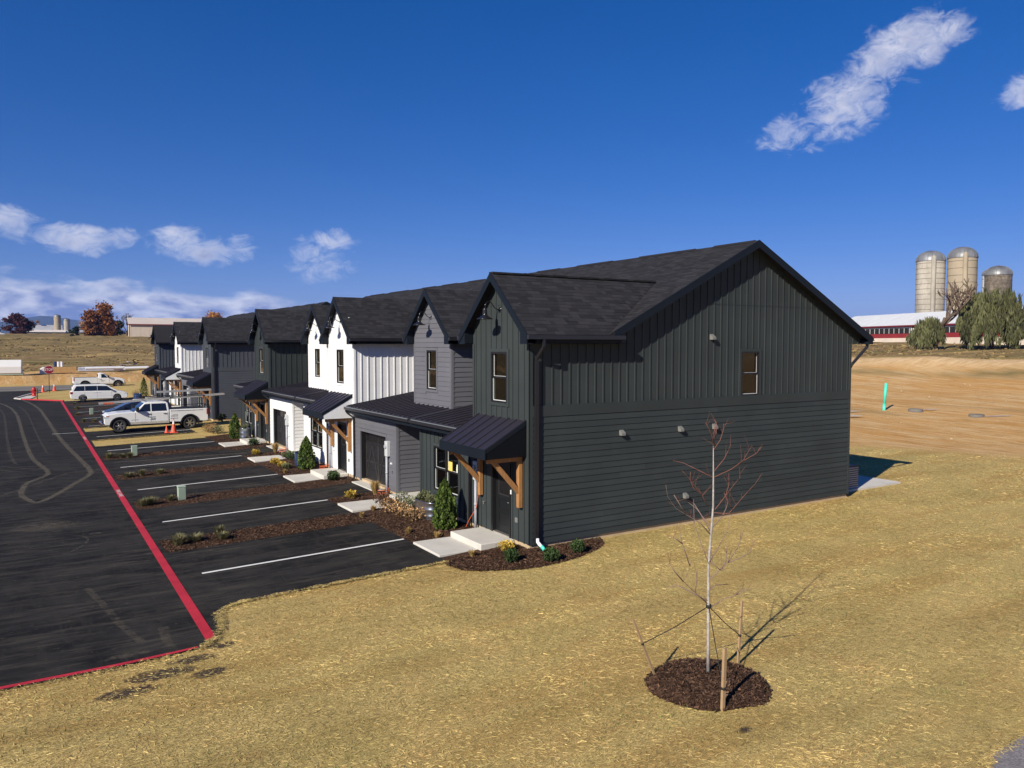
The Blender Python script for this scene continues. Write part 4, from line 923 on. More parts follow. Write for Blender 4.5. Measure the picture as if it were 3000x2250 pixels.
    gable_roof(root, XD-.3, yc, rnd, min(detail,1)); main_roof(root, 0, W, rnd, 1 if detail else 0)
    metal_roof(root, 0, W)
    lamp(root, XD, YC-.0, 6.58); downspout(root, W-.15, 2.88); meter(root, gd[0]-.30, 1.30)
    c = MB(); c.box(-.33,2.1,R0,R1,-.30,-.03); c.build('porch_slab', M['conc'], root)
    boxpiece('hose_cap', M['whiteplastic'], root, -.06,-.02,2.45,2.56,1.02,1.08)
    t = MB(); t.tube([(-.02,2.42,.78),(-.08,2.42,.78),(-.08,2.42,.70)], .014, 6); t.tube([(-.08,2.36,.78),(-.08,2.48,.78)], .01, 6); t.build('hose_tap', M['brass'], root)
    if detail: a = MB(); a.box(-.42,.24,gd[0]+.0,gd[1]-.0,-.30,-.085); a.build('garage_apron', M['conc'], root)
    return root
G1 = 'attached townhouses in the row nearest the camera'; G2 = 'attached townhouses in the farther row'
P = 13.5; VENTS = [(6.98,5.81),(3.25,2.96),(5.62,2.94),(7.12,2.93),(5.86,.81)]
A = tower_unit('townhouse', 'dark green-grey end townhouse with the long gable wall nearest the camera', 0, 'green', 2, first=True, group=G1, seed=11)
gable_end(A, 'green', 2, VENTS, (8.36, 9.24, 3.86, 5.33))
B = garage_unit('townhouse', 'mid-grey townhouse with lap-sided dormer and garage next to the nearest dark green one', 7.0, 'grey', 2, group=G1, seed=12)
Cc = tower_unit('townhouse', 'white board-and-batten townhouse with entry canopy between grey dormer and white lap-sided dormer', P, 'white', 1, group=G1, seed=13)
D = garage_unit('townhouse', 'bright white lap-sided townhouse with garage, farther from camera than the white board-and-batten one', P+7, 'white2', 1, group=G1, seed=14)
Ee = tower_unit('townhouse', 'dark green-grey townhouse at the far end of the near row, past the white ones', 2*P, 'green', 1, last=True, group=G1, seed=15)
Y2 = 43.1
F_ = tower_unit('townhouse', 'slate-grey end townhouse of the far row, its side wall facing the parked crew-cab truck', Y2, 'blue', 1, first=True, group=G2, seed=16)
gable_end(F_, 'blue', 1, [], None)
garage_unit('townhouse', 'townhouse with garage mostly hidden behind the slate-grey end unit of the far row', Y2+7, 'grey', 0, group=G2, seed=17)
tower_unit('townhouse', 'white townhouse in the middle of the far row', Y2+P, 'white', 1, group=G2, seed=18)
garage_unit('townhouse', 'townhouse with garage and dark dormer hidden beyond the white one in the far row', Y2+P+7, 'blue', 0, group=G2, seed=19)
tower_unit('townhouse', 'slate-grey townhouse at the very far end of the far row', Y2+2*P, 'blue', 0, last=True, group=G2, seed=20)
# room behind the gable window: sunlit boards and a pale wall
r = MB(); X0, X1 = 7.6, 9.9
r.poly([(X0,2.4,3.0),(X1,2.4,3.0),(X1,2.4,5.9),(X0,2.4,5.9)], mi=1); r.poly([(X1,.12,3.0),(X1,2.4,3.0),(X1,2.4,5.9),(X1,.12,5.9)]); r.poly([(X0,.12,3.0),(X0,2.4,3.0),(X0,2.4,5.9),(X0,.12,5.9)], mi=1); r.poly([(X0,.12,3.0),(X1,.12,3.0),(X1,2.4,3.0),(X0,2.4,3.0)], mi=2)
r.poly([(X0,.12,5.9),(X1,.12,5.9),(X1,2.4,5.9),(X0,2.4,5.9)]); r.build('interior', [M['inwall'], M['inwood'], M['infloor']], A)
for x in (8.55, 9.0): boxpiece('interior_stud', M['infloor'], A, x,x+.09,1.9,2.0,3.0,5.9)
# downspouts and drains at the gable corners
def corner_spout(root, y=0):
    d = MB(); d.box(.14,.24,-.12,-.035,.02,5.1)
    for a, b in (((.19,-.42,5.72),(.19,-.42,5.5)),((.19,-.42,5.5),(.19,-.09,5.18)),((.19,-.09,5.18),(.19,-.085,5.05))): d.tube([a,b], .05, 4)
    d.build('downspout', M['downspout'], root)
corner_spout(A); corner_spout(F_)
d = MB(); d.box(14.18,14.30,.02,.10,-.1,5.05)
for a, b in (((14.93,-.2,5.66),(14.93,-.2,5.46)),((14.93,-.2,5.48),(14.34,.0,4.84)),((14.34,.0,4.86),(14.30,.05,4.7))): d.tube([a,b], .055, 8)
d.build('downspout', M['downspout'], A, smooth=False)
g = MB(); g.box(15.03,15.13,-.34,-.30,5.70,5.80); g.box(15.02,15.16,-.345,-.1,5.70,5.73); g.build('gutter', M['downspout'], A)
def drain(loc, label):
    t = thing('drain_elbow', label, 'drain pipe', loc); t.scale = (.8,.8,.8)
    a = MB(); a.tube([(0,.06,.30),(0,.04,.18),(.02,-.06,.10),(.05,-.14,.04)], .062, 12); a.build('white_elbow', M['whiteplastic'], t, smooth=True)
    b = MB(); b.tube([(.048,-.13,.05),(.07,-.20,0.0),(.08,-.25,-.06)], .066, 12); b.build('teal_pipe', M['teal'], t, smooth=True)
drain((.20,-.16,-.05), 'white and teal drain elbow at the foot of the nearest house corner')
# notices in the nearest ground floor window
n1 = MB(); n1.box(.026,.030,4.63,4.90,1.40,1.72); tag(n1.build('window_notice', M['paper']), 'square yellow paper notice taped inside the nearest ground floor window', 'notice')
n2 = MB(); n2.prism([(.030,4.16,1.32),(.030,4.33,1.36),(.030,4.36,1.52),(.030,4.33,1.68),(.030,4.16,1.70)], (.004,0,0)); n2o = n2.build('unit_sticker', M['paperlight']); tag(n2o, 'pale sticker with a large numeral 5 in the nearest ground floor window', 'sticker')
t5 = text_mesh('5', .17, M['ink'], 'numeral', n2o); t5.location = (.024,4.22,1.53); t5.rotation_euler = (PI/2,0,-PI/2)
# orange cords by the meters
def cord(pts, label):
    P_ = [Vector(p) for p in pts]; Q = []
    for i in range(len(P_)-1):
        p0,p1,p2,p3 = P_[max(i-1,0)],P_[i],P_[i+1],P_[min(i+2,len(P_)-1)]
        for k in range(5): t = k/5; Q.append(.5*((2*p1)+(p2-p0)*t+(2*p0-5*p1+4*p2-p3)*t*t+(3*p1-p0-3*p2+p3)*t**3))
    Q.append(P_[-1]); mb = MB(); mb.tube(Q, .011, 6); tag(mb.build('orange_cable', M['cordorange'], smooth=True), label, 'cable')
cord([(-.09,2.72,1.0),(-.14,2.66,.85),(-.12,2.80,.55),(-.22,3.05,.15),(-.25,3.2,-.1)], 'orange cable hanging beside the nearest meter pipe')
def coil(cx, cy, label):
    pts = [(cx+.22*math.cos(k*.8)*(1+.1*math.sin(k)), cy+.3*math.sin(k*.8), gzf(cx,cy)+.05+.012*k) for k in range(18)]; cord(pts, label)
coil(-.3, 9.75, 'orange cable coiled on the mulch under the grey house meter'); coil(-.3, 16.6, 'orange cable coiled at the white house meter pipe'); coil(-.3, 23.3, 'orange cable coiled near the white garage')
# stoops and walks (setting)
for k, yy in enumerate((0, P, 2*P, Y2, Y2+P, Y2+2*P)):
    s = MB(); s.box(-1.10,-.004,yy+.78,yy+2.62,-.32,.0); o = s.build('stoop', M['conc'], kind='structure'); bevel(o, .02, 2)
    w = MB(); w.box(-2.30,-1.105,yy+.95,yy+2.65,-.4,-.165); o = w.build('walkway', M['conc'], kind='structure'); bevel(o, .012, 1)
for k, yy in enumerate((7.0, P+7, Y2+7, Y2+P+7)):
    w = MB(); w.box(-2.30,-.335,yy+.62,yy+2.12,-.4,-.155); o = w.build('walkway', M['conc'], kind='structure'); bevel(o, .012, 1)
bp = MB(); bp.box(14.3,18.6,.6,4.6,-.3,-.06); bp.build('patio_slab', M['conc'], kind='structure')
# ================================================================ vehicles
M['carwhite'] = pmat('paint_white', (.74,.74,.73), .28, .04, 2, spec=.6)
M['cardirty'] = pmat('paint_white_dusty', (.46,.42,.36), .6, .25, 5)
M['cardark'] = pmat('paint_dark_blue', (.012,.018,.035), .22, .05, 2, spec=.7)
M['carglass'] = pmat('car_glass', (.010,.012,.016), .04, .02, 2, spec=.9)
M['tyre'] = pmat('tyre_rubber', (.035,.034,.032), .85, .15, 8)
M['rim'] = pmat('alloy_rim', (.52,.53,.55), .25, .1, 9, metal=.9)
M['chrome'] = pmat('chrome', (.62,.64,.68), .14, .05, 4, metal=1.0)
M['trimblack'] = pmat('black_trim', (.012,.012,.013), .5, .1, 5)
M['tail'] = pmat('tail_lamp_red', (.32,.012,.012), .25, .05, 5, spec=.7)
M['headlamp'] = pmat('head_lamp', (.55,.57,.6), .15, .05, 5, spec=.8)
M['amber'] = pmat('amber_marker', (.55,.12,.06), .3, .05, 5)
M['alu'] = pmat('aluminium', (.42,.41,.40), .45, .12, 6, metal=.3)
def arc(cx, cz, r, a0, a1, n=14): return [(cx+r*math.cos(a0+(a1-a0)*k/n), cz+r*math.sin(a0+(a1-a0)*k/n)) for k in range(n+1)]
def hull(prof, y0, tilt=0.0, zb=0.0):
    """closed extrusion of a side profile; half width y0 - tilt*(z-zb)"""
    mb = MB(); n = len(prof)
    for s in (1,-1): mb.v += [(x, s*(y0-tilt*max(0,z-zb)), z) for x, z in prof]
    mb.f.append(tuple(range(n-1,-1,-1))); mb.f.append(tuple(range(n,2*n)))
    for i in range(n): mb.f.append((i,(i+1)%n,n+(i+1)%n,n+i))
    mb.t = [1.0]*len(mb.f); mb.m = [0]*len(mb.f); return mb
def side_panel(prof, y0, tilt, zb, s, th=.008):
    mb = MB(); a = [(x, s*(y0-tilt*max(0,z-zb)), z) for x, z in prof]; b = [(x, s*(y0-tilt*max(0,z-zb)+th), z) for x, z in prof]; n = len(prof)
    mb.v = a+b; mb.f = [tuple(range(n)),tuple(range(n,2*n))]+[(i,(i+1)%n,n+(i+1)%n,n+i) for i in range(n)]; mb.t = [1.0]*len(mb.f); mb.m = [0]*len(mb.f); return mb
def wheel(root, x, y, r, w=.25, sp=6):
    s = 1 if y > 0 else -1; t = MB(); t.lathe([(r*.62,-w/2),(r*.9,-w/2),(r*.985,-w*.38),(r,-w*.2),(r,w*.2),(r*.985,w*.38),(r*.9,w/2),(r*.62,w/2),(r*.60,w*.3),(r*.60,-w*.3),(r*.62,-w/2)], (x,y,r), 28, axis='y'); o = t.build('wheel', M['tyre'], root, smooth=True)
    m = MB(); yo = y+s*w*.36
    m.lathe([(r*.62,s*.03),(r*.60,-s*.02),(r*.55,-s*.05)], (x,yo,r), 28, axis='y'); m.lathe([(.0,s*.03),(r*.16,s*.03),(r*.2,s*.0),(r*.22,-s*.05)], (x,yo,r), 16, axis='y')
    for k in range(sp):
        a = 2*PI*k/sp; c, n_ = Vector((math.cos(a),0,math.sin(a))), Vector((-math.sin(a),0,math.cos(a))); p = Vector((x,yo,r))
        m.prism([p+c*r*.14-n_*r*.10,p+c*r*.60-n_*r*.075,p+c*r*.60+n_*r*.075,p+c*r*.14+n_*r*.10], (0,-s*.035,0))
    m.build('rim', M['rim'], o)
    d = MB(); d.lathe([(0,0),(r*.6,0)], (x,y+s*w*.1,r), 20, axis='y'); d.build('brake_disc', M['trimblack'], o)
def flare(root, x, z, r, hw, m, name='wheel_flare'):
    for s in (1,-1):
        mb = MB(); A = arc(x, z, r, -.12, PI+.12, 16); B = arc(x, z, r+.085, -.12, PI+.12, 16); n = len(A)
        for y0, y1 in ((hw-.02, hw+.035),):
            for i in range(n-1):
                q = [A[i],A[i+1],B[i+1],B[i]]; mb.prism([(a, s*y0, b) for a, b in q], (0, s*(y1-y0), 0))
        mb.build(name, m, root)
def marks(root, rows, y, m='ink'):
    mb = MB()
    for x0, x1, z, h in rows:
        x = x0; rr = random.Random(int(x0*91+z*53))
        while x < x1:
            w = rr.uniform(.02,.05); mb.box(x, min(x+w,x1), min(y,y+.003*(1 if y > 0 else -1)), max(y,y+.003*(1 if y > 0 else -1)), z, z+h); x += w+rr.choice((.012,.012,.03))
    mb.build('door_lettering', M[m], root)
def pickup(label, loc, rz, cb, ab, fr, re, fw, rw, crew, lettering=None, s=1.0, marker=True, scale=1.0):
    root = thing('pickup_truck', label, 'pickup truck', loc, rz); root.scale = (scale,)*3; hw = 1.0; r = .44; ar = .55; zs = .52
    def low(x0, x1, z): # bottom edge from front to rear with the arches that fall inside
        out = [(x1,z)]
        for w in sorted([fw,rw], reverse=True):
            if x0 < w-ar and w+ar < x1: out += [(w+math.sqrt(ar*ar-(z-r)**2), z)]+arc(w, r, ar, math.asin((z-r)/ar), PI-math.asin((z-r)/ar))+[(w-math.sqrt(ar*ar-(z-r)**2), z)]
        return out+[(x0,z)]
    body = hull([(cb,1.30),(ab-.25,1.30),(ab+.05,1.33),(fr-.85,1.30),(fr-.30,1.22),(fr-.10,1.10),(fr-.03,.95),(fr-.05,.62)]+low(cb,fr-.12,zs), hw); bevel(body.build('cab_body', M['carwhite'], root), .045, 3)
    gh = [(cb+.0,1.28),(cb+.06,1.85),(cb+.18,1.93),(cb+.45,1.96),(ab-.85,1.96),(ab-.62,1.90),(ab+.08,1.28)]
    bevel(hull(gh, .97, .27, 1.28).build('cab_roof', M['carwhite'], root), .05, 3)
    wz = 1.34
    panes = [[(ab-.95,wz),(ab-.18,wz),(ab-.62,1.82),(ab-.95,1.84)]] + ([[(cb+.16,wz),(ab-1.03,wz),(ab-1.03,1.84),(cb+.22,1.84)]] if crew else [])
    for s_ in (1,-1):
        for pn in panes: side_panel(pn, .97, .27, 1.28, s_, .012).build('side_window', M['carglass'], root)
        for x in ([cb+.10, ab-.99] if crew else [cb+.10]) + [ab-.02]:
            mb = MB(); yy = s_*1.001; mb.box(x-.006,x+.006,min(yy,yy+s_*.004),max(yy,yy+s_*.004),.58,1.29); mb.build('door_gap', M['trimblack'], root)
        for x in ([ab-.88, cb+.28] if crew else [cb+.30]):
            mb = MB(); mb.box(x-.10,x+.10,min(s_*1.0,s_*1.035),max(s_*1.0,s_*1.035),1.13,1.17); mb.build('door_handle', M['trimblack'], root)
        mb = MB(); mb.box(ab-.24,ab-.05,min(s_*1.03,s_*1.27),max(s_*1.03,s_*1.27),1.36,1.64); bevel(mb.build('wing_mirror', M['trimblack'], root), .03, 2)
        mb = MB(); mb.box(ab-.17,ab-.10,min(s_*.98,s_*1.05),max(s_*.98,s_*1.05),1.33,1.42); mb.build('mirror_arm', M['trimblack'], root)
        mb = MB(); mb.box(cb+.05,fw-.62,min(s_*.86,s_*1.02),max(s_*.86,s_*1.02),.44,.505); mb.build('running_board', M['trimblack'], root)
        mb = MB(); mb.box(cb+.02,fw-.56,min(s_*1.001,s_*1.006),max(s_*1.001,s_*1.006),.505,.66); mb.build('sill_dirt', M['cardirty'], root)
        mb = MB(); mb.box(fr-.30,fr-.005,min(s_*.70,s_*1.004),max(s_*.70,s_*1.004),.98,1.09); mb.build('headlight', M['headlamp'], root)
        if marker: mb = MB(); mb.box(fr-.34,fr-.16,min(s_*.9,s_*1.008),max(s_*.9,s_*1.008),1.10,1.15); mb.build('marker_lamp', M['amber'], root)
        mb = MB(); mb.box(re-.012,re+.10,min(s_*.84,s_*1.006),max(s_*.84,s_*1.006),.98,1.38); mb.build('tail_light', M['tail'], root)
    ws = MB(); d0, d1 = Vector((ab+.095,0,1.335)), Vector((ab-.585,0,1.885)); ws.poly([d0+Vector((0,-.86,0)),d0+Vector((0,.86,0)),d1+Vector((0,.74,0)),d1+Vector((0,-.74,0))]); ws.build('windscreen', M['carglass'], root)
    bw = MB(); bw.poly([(cb-.004,-.7,1.42),(cb-.004,.7,1.42),(cb+.045,.66,1.82),(cb+.045,-.66,1.82)]); bw.build('rear_window', M['carglass'], root)
    bed = hull([(re,.66),(re,1.36),(re+.03,1.40),(cb-.03,1.40)]+low(re,cb-.03,.56)[:], hw-.005); bevel(bed.build('bed', M['carwhite'], root), .03, 2)
    inn = MB(); inn.box(re+.08,cb-.09,-.80,.80,1.385,1.412); inn.build('bed_cover', M['trimblack'], root)
    gr = MB(); gr.box(fr-.06,fr+.02,-.72,.72,.70,1.10); bevel(gr.build('grille', M['trimblack'], root), .02, 1)
    bu = MB(); bu.box(fr-.22,fr+.12,-.98,.98,.42,.68); bevel(bu.build('front_bumper', M['chrome'], root), .05, 2)
    rb = MB(); rb.box(re-.14,re+.06,-.94,.94,.52,.72); bevel(rb.build('rear_bumper', M['chrome'], root), .03, 2)
    un = MB(); un.box(re+.3,fr-.4,-.62,.62,.36,.62); un.build('chassis', M['trimblack'], root)
    for w in (fw, rw):
        flare(root, w, r, ar-.02, hw, M['trimblack'])
        ix = MB(); ix.box(w-ar+.02,w+ar-.02,-.55,.55,.35,.95); ix.build('wheel_well', M['trimblack'], root)
        for y in (.86,-.86): wheel(root, w, y, r)
    if lettering: marks(root, lettering, s*1.0015)
    return root
tx, ty = -4.42, 40.55
truck = pickup('white crew-cab pickup truck with ladder rack backed into the bay beside the slate-grey end house', (tx,ty,gzf(tx,ty)+.04), PI+.012, -.92, 1.22, 3.10, -3.42, 2.15, -2.22, True,
    [(-.05,.45,.92,.05),(-.05,.25,.82,.05),(-.05,.3,.74,.05),(-3.1,-1.0,1.28,.035),(-1.45,-1.1,1.05,.02),(-1.45,-1.05,.98,.02),(-1.45,-1.0,.92,.02),(-1.45,-.95,.78,.035),(1.0,1.45,.78,.03),(.55,1.2,.60,.05)], s=1, scale=1.0)
def rack(root):
    mb = MB()
    for x in (-3.2,-1.05):
        for y in (.78,-.78): mb.tube([(x,y,1.38),(x,y,2.28)], .03, 6)
        mb.tube([(x,-.82,2.28),(x,.82,2.28)], .03, 6)
    for y in (.80,-.80): mb.tube([(-3.3,y,2.30),(-1.0,y,2.26),(.9,y,2.22)], .028, 6); mb.tube([(-3.6,y,1.62),(-1.0,y,1.52)], .02, 6)
    mb.tube([(.85,-.8,2.22),(.85,.8,2.22)], .028, 6); mb.build('ladder_rack', M['trimblack'], root)
rack(truck)
def ladder(label, a, b, w, n, m, tip=None):
    a, b = Vector(a), Vector(b); t = thing('ladder', label, 'ladder', a); d = b-a; u = d.normalized(); sd = Vector((0,1,0)); up = u.cross(sd).normalized()
    if up.z < 0: up = -up
    for s in (-1,1):
        mb = MB(); o = sd*s*w/2
        mb.prism([o-sd*.02-up*.06,o+sd*.02-up*.06,o+sd*.02+up*.06,o-sd*.02+up*.06], d); mb.build('rail', m, t)
    for k in range(n):
        p = d*((k+.5)/n); mb = MB(); mb.tube([p-sd*w/2,p+sd*w/2], .018, 6); mb.build('rung', m, t)
    if tip: mb = MB(); mb.box(.25,.85,-w/2-.026,-w/2-.021,-.05,.06); mb.build('rail_sticker', tip, t)
    return t
zt = gzf(tx,ty)
ladder('long aluminium extension ladder lying tilted over the cab of the crew-cab truck', (-7.7,40.35,1.66), (.25,40.35,2.05), .42, 22, M['alu'], M['amber'])
ladder('shorter aluminium ladder lying on the rear of the truck rack', (-4.1,40.85,2.28), (-.55,40.85,2.36), .40, 11, M['alu'])
far_truck = pickup('white regular-cab pickup truck parked on the cross road beyond the minivan', (-3.05,103.8,-.40), 0.03, -.36, .95, 2.75, -3.15, 1.95, -1.85, False, [(-.05,.45,.95,.05),(-.05,.3,.86,.03)], s=-1, marker=False, scale=1.06)
def van(label, loc, rz, L, m, kind):
    root = thing('minivan' if kind == 'van' else 'car', label, kind if kind != 'van' else 'minivan', loc, rz); k = L/5.15; hw = .98; r = .335; ar = .40; fw, rw = 1.62*k, -1.46*k
    zs = .30; low = [(2.5*k,zs)]
    for w in (fw, rw): low += [(w+math.sqrt(ar*ar-(zs-r)**2),zs)]+arc(w, r, ar, math.asin((zs-r)/ar), PI-math.asin((zs-r)/ar))+[(w-math.sqrt(ar*ar-(zs-r)**2),zs)]
    body = hull([(-2.53*k,.42),(-2.56*k,.95),(-2.5*k,1.10),(1.35*k,1.05),(1.75*k,1.02),(2.3*k,.90),(2.53*k,.72),(2.58*k,.45)]+low+[(-2.45*k,zs)], hw); bevel(body.build('body', m, root), .06, 3)
    H = 1.76 if kind == 'van' else 1.55
    gh = [(-2.5*k,1.06),(-2.34*k,1.5),(-2.16*k,H-.06),(-1.7*k,H),(.1*k,H),(.55*k,H-.05),(.8*k,H-.14),(1.72*k,1.03)]
    bevel(hull(gh, .96, .26, 1.06).build('roof', m, root), .05, 3)
    zt_ = H-.14
    for s_ in (1,-1):
        for pn in ([(-2.30*k,1.12),(-1.32*k,1.12),(-1.32*k,zt_),(-2.02*k,zt_-.01)],[(-1.27*k,1.12),(-.22*k,1.12),(-.22*k,zt_),(-1.27*k,zt_)],[(-.17*k,1.12),(1.28*k,1.10),(.70*k,zt_-.05),(-.17*k,zt_)]):
            side_panel(pn, .96, .26, 1.06, s_, .012).build('side_window', M['carglass'], root)
        for x in (-1.3,-.2,1.1):
            mb = MB(); mb.box(x*k-.005,x*k+.005,min(s_*.981,s_*.985),max(s_*.981,s_*.985),.40,1.05); mb.build('door_gap', M['trimblack'], root)
        mb = MB(); mb.box(-2.3*k,1.1*k,min(s_*.981,s_*.99),max(s_*.981,s_*.99),.60,.625); mb.build('side_moulding', m, root)
        for x in (-.38,-.02):
            mb = MB(); mb.box(x*k-.09,x*k+.09,min(s_*.98,s_*1.005),max(s_*.98,s_*1.005),.93,.965); mb.build('door_handle', m, root)
        mb = MB(); mb.box(1.05*k,1.2*k,min(s_*.99,s_*1.14),max(s_*.99,s_*1.14),1.08,1.24); bevel(mb.build('wing_mirror', M['trimblack'] if kind == 'van' else m, root), .03, 2)
        mb = MB(); mb.box(-2.575*k,-2.36*k,min(s_*.80,s_*.99),max(s_*.80,s_*.99),.82,1.04); mb.build('tail_light', M['tail'], root)
        mb = MB(); mb.box(2.2*k,2.52*k,min(s_*.62,s_*.985),max(s_*.62,s_*.985),.70,.84); bevel(mb.build('headlight', M['headlamp'], root), .03, 2)
        mb = MB(); mb.tube([(-2.0*k,s_*.62,H+.03),(.1*k,s_*.62,H+.03)], .02, 6); mb.build('roof_rail', M['trimblack'], root)
    ws = MB(); d0, d1 = Vector((1.70*k,0,1.065)), Vector((.835*k,0,H-.115)); ws.poly([d0+Vector((0,-.86,0)),d0+Vector((0,.86,0)),d1+Vector((0,.72,0)),d1+Vector((0,-.72,0))]); ws.build('windscreen', M['carglass'], root)
    rw_ = MB(); rw_.poly([(-2.50*k,-.78,1.12),(-2.50*k,.78,1.12),(-2.30*k,.66,H-.2),(-2.30*k,-.66,H-.2)]); rw_.build('rear_window', M['carglass'], root)
    g = MB(); g.box(2.5*k,2.60*k,-.55,.55,.46,.70); bevel(g.build('grille', M['trimblack'], root), .02, 1)
    un = MB(); un.box(-2.2*k,2.2*k,-.6,.6,.22,.40); un.build('chassis', M['trimblack'], root)
    for w in (fw, rw):
        for y in (.85,-.85): wheel(root, w, y, r, .22, 5)
        ix = MB(); ix.box(w-ar+.02,w+ar-.02,-.58,.58,.3,.72); ix.build('wheel_well', M['trimblack'], root)
    return root
vx, vy = -5.35, 74.15
van('white minivan parked nose-in at the far end of the bays', (vx,vy,gzf(vx,vy)+.03), 0.0, 5.3, M['carwhite'], 'van')
van('dark blue car mostly hidden behind the crew-cab truck', (-4.6,47.6,gzf(-4.6,47.6)+.03), PI, 4.7, M['cardark'], 'car')
# ================================================================ plants
def leafmat(name, c, var=.3, tr=.25): return pmat(name, c, .7, var, 3, tint=True, trans=tr, spec=.25)
M['thuja'] = leafmat('thuja_green', (.075,.115,.020)); M['shrubgreen'] = leafmat('shrub_green', (.05,.085,.025)); M['sage'] = leafmat('sage_green', (.15,.16,.075))
M['lavender'] = leafmat('lavender_leaf', (.17,.155,.075)); M['yellowleaf'] = leafmat('yellow_leaf', (.52,.36,.055)); M['tanleaf'] = leafmat('dry_tan_leaf', (.46,.28,.13)); M['drygrass'] = leafmat('dry_grass', (.40,.27,.10)); M['redleaf'] = leafmat('red_leaf', (.20,.10,.06))
M['willow'] = leafmat('willow_leaf', (.115,.118,.05)); M['maple'] = leafmat('maple_red_leaf', (.075,.022,.022)); M['rust'] = leafmat('rust_leaf', (.22,.085,.025)); M['orangeleaf'] = leafmat('orange_leaf', (.42,.20,.05)); M['conifer'] = leafmat('conifer_leaf', (.022,.035,.016))
M['bark'] = pmat('bark', (.12,.085,.06), .9, .3, 2, .3, 20, .5, 30); M['palebark'] = pmat('pale_bark', (.33,.30,.28), .85, .28, 6, .25, 30, .5, 40); M['greytwig'] = pmat('grey_twig', (.22,.15,.13), .8, .2, 4); M['redtwig'] = pmat('red_twig', (.18,.07,.05), .7, .2, 4)
def leaves(pts, size, aspect, vert=0.0, nrm=None):
    """random quads at pts; vert 0..1 makes their long axis upright"""
    pts = np.asarray(pts, float); n = len(pts); u = RNG.normal(size=(n,3)); u[:,2] = u[:,2]*(1-vert)+vert*2.2*np.sign(RNG.random(n)-.08); u /= np.linalg.norm(u, axis=1)[:,None]
    w = RNG.normal(size=(n,3)); w -= (w*u).sum(1)[:,None]*u; w /= np.linalg.norm(w, axis=1)[:,None]
    s = (size*RNG.uniform(.6,1.4,n))[:,None]; U = u*s*aspect/2; W = w*s/2
    return np.stack([pts-U-W*.5, pts-U*.1-W, pts+U, pts-U*.1+W], 1)
def leafpart(name, pts, size, aspect, m, parent, vert=0.0, tmu=1.0, tsd=.3, tint=None):
    t = np.clip(RNG.normal(tmu, tsd, len(pts)), .25, 2.2) if tint is None else tint
    return link(name, quads_mesh(name, leaves(pts, size, aspect, vert), m, t), parent)
def thuja(loc, h, r, label, n=2600):
    t = thing('arborvitae', label, 'conifer shrub', loc); z = RNG.random(n)**.85; a = RNG.uniform(0,2*PI,n)
    prof = np.interp(z, [0,.08,.25,.5,.75,.92,1.0], [.72,.95,1.0,.86,.55,.24,.04])
    lump = 1+.13*np.sin(a*5+z*9)+.10*np.sin(a*9-z*17); rr = r*prof*lump*(RNG.random(n)**.35)
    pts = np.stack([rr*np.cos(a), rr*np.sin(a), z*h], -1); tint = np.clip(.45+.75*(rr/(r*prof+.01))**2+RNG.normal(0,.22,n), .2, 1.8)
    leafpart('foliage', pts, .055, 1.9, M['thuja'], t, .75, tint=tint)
    mb = MB(); mb.tube([(0,0,-.05),(0,0,h*.7)], [.03,.01], 6); mb.build('trunk', M['bark'], t)
def shrub(name, loc, r, h, m, label, n=450, size=.05, asp=1.8, vert=.2, cat='shrub', group=None, stems=6, tsd=.35):
    t = thing(name, label, cat, loc, 0, group); d = RNG.normal(size=(n,3)); d /= np.linalg.norm(d, axis=1)[:,None]; q = RNG.random(n)**.4
    clump = 1+.22*np.sin(d[:,0]*6+loc[1])*np.sin(d[:,1]*5+loc[0]*3)
    pts = np.stack([d[:,0]*r*q*clump, d[:,1]*r*q*clump, h*.5+d[:,2]*h*.5*q*clump], -1); pts[:,2] = np.maximum(pts[:,2], .01)
    leafpart('foliage', pts, size, asp, m, t, vert, tint=np.clip(.5+.6*q*np.clip(d[:,2]+.6,.2,1.3)+RNG.normal(0,tsd*.5,n), .2, 2))
    mb = MB()
    for k in range(stems): a = 2*PI*k/stems; mb.tube([(0,0,-.03),(r*.5*math.cos(a),r*.5*math.sin(a),h*.6)], [.008,.004], 4)
    mb.build('stems', M['bark'], t); return t
def tuft(name, loc, r, h, m, label, n=160, cat='grass tuft', group=None):
    t = thing(name, label, cat, loc, 0, group); a = RNG.uniform(0,2*PI,n); l = RNG.uniform(.5,1,n)*h; o = RNG.uniform(0,.35,n)*r; s = RNG.uniform(.2,1.0,n)*r
    b = np.stack([o*np.cos(a),o*np.sin(a),np.zeros(n)-.01],-1); e = np.stack([(o+s)*np.cos(a),(o+s)*np.sin(a),l],-1); w = np.stack([-np.sin(a),np.cos(a),0*a],-1)*RNG.uniform(.006,.014,n)[:,None]; md = (b+e)/2; md[:,2] += .15*l
    Q = np.concatenate([np.stack([b-w,b+w,md+w,md-w],1), np.stack([md-w,md+w,e+w*.2,e-w*.2],1)]); link('blades', quads_mesh('blades', Q, m, np.clip(RNG.normal(1,.35,2*n),.3,2)), t); return t
def gp(x, y, dz=.02): return (x, y, gzf(x,y)+dz)
thuja(gp(-.76,3.62), 1.55, .36, 'green arborvitae in front of the galvanised tank by the nearest house', 4200)
thuja(gp(-.87,17.4), 1.5, .40, 'green arborvitae beside the navy tank at the white house')
thuja(gp(-.98,31.4), 1.55, .36, 'dark arborvitae beside the small galvanised tank at the far end of the near row')
thuja(gp(-1.04,74.1), 2.2, .45, 'tall narrow arborvitae at the far end of the far row', 1500)
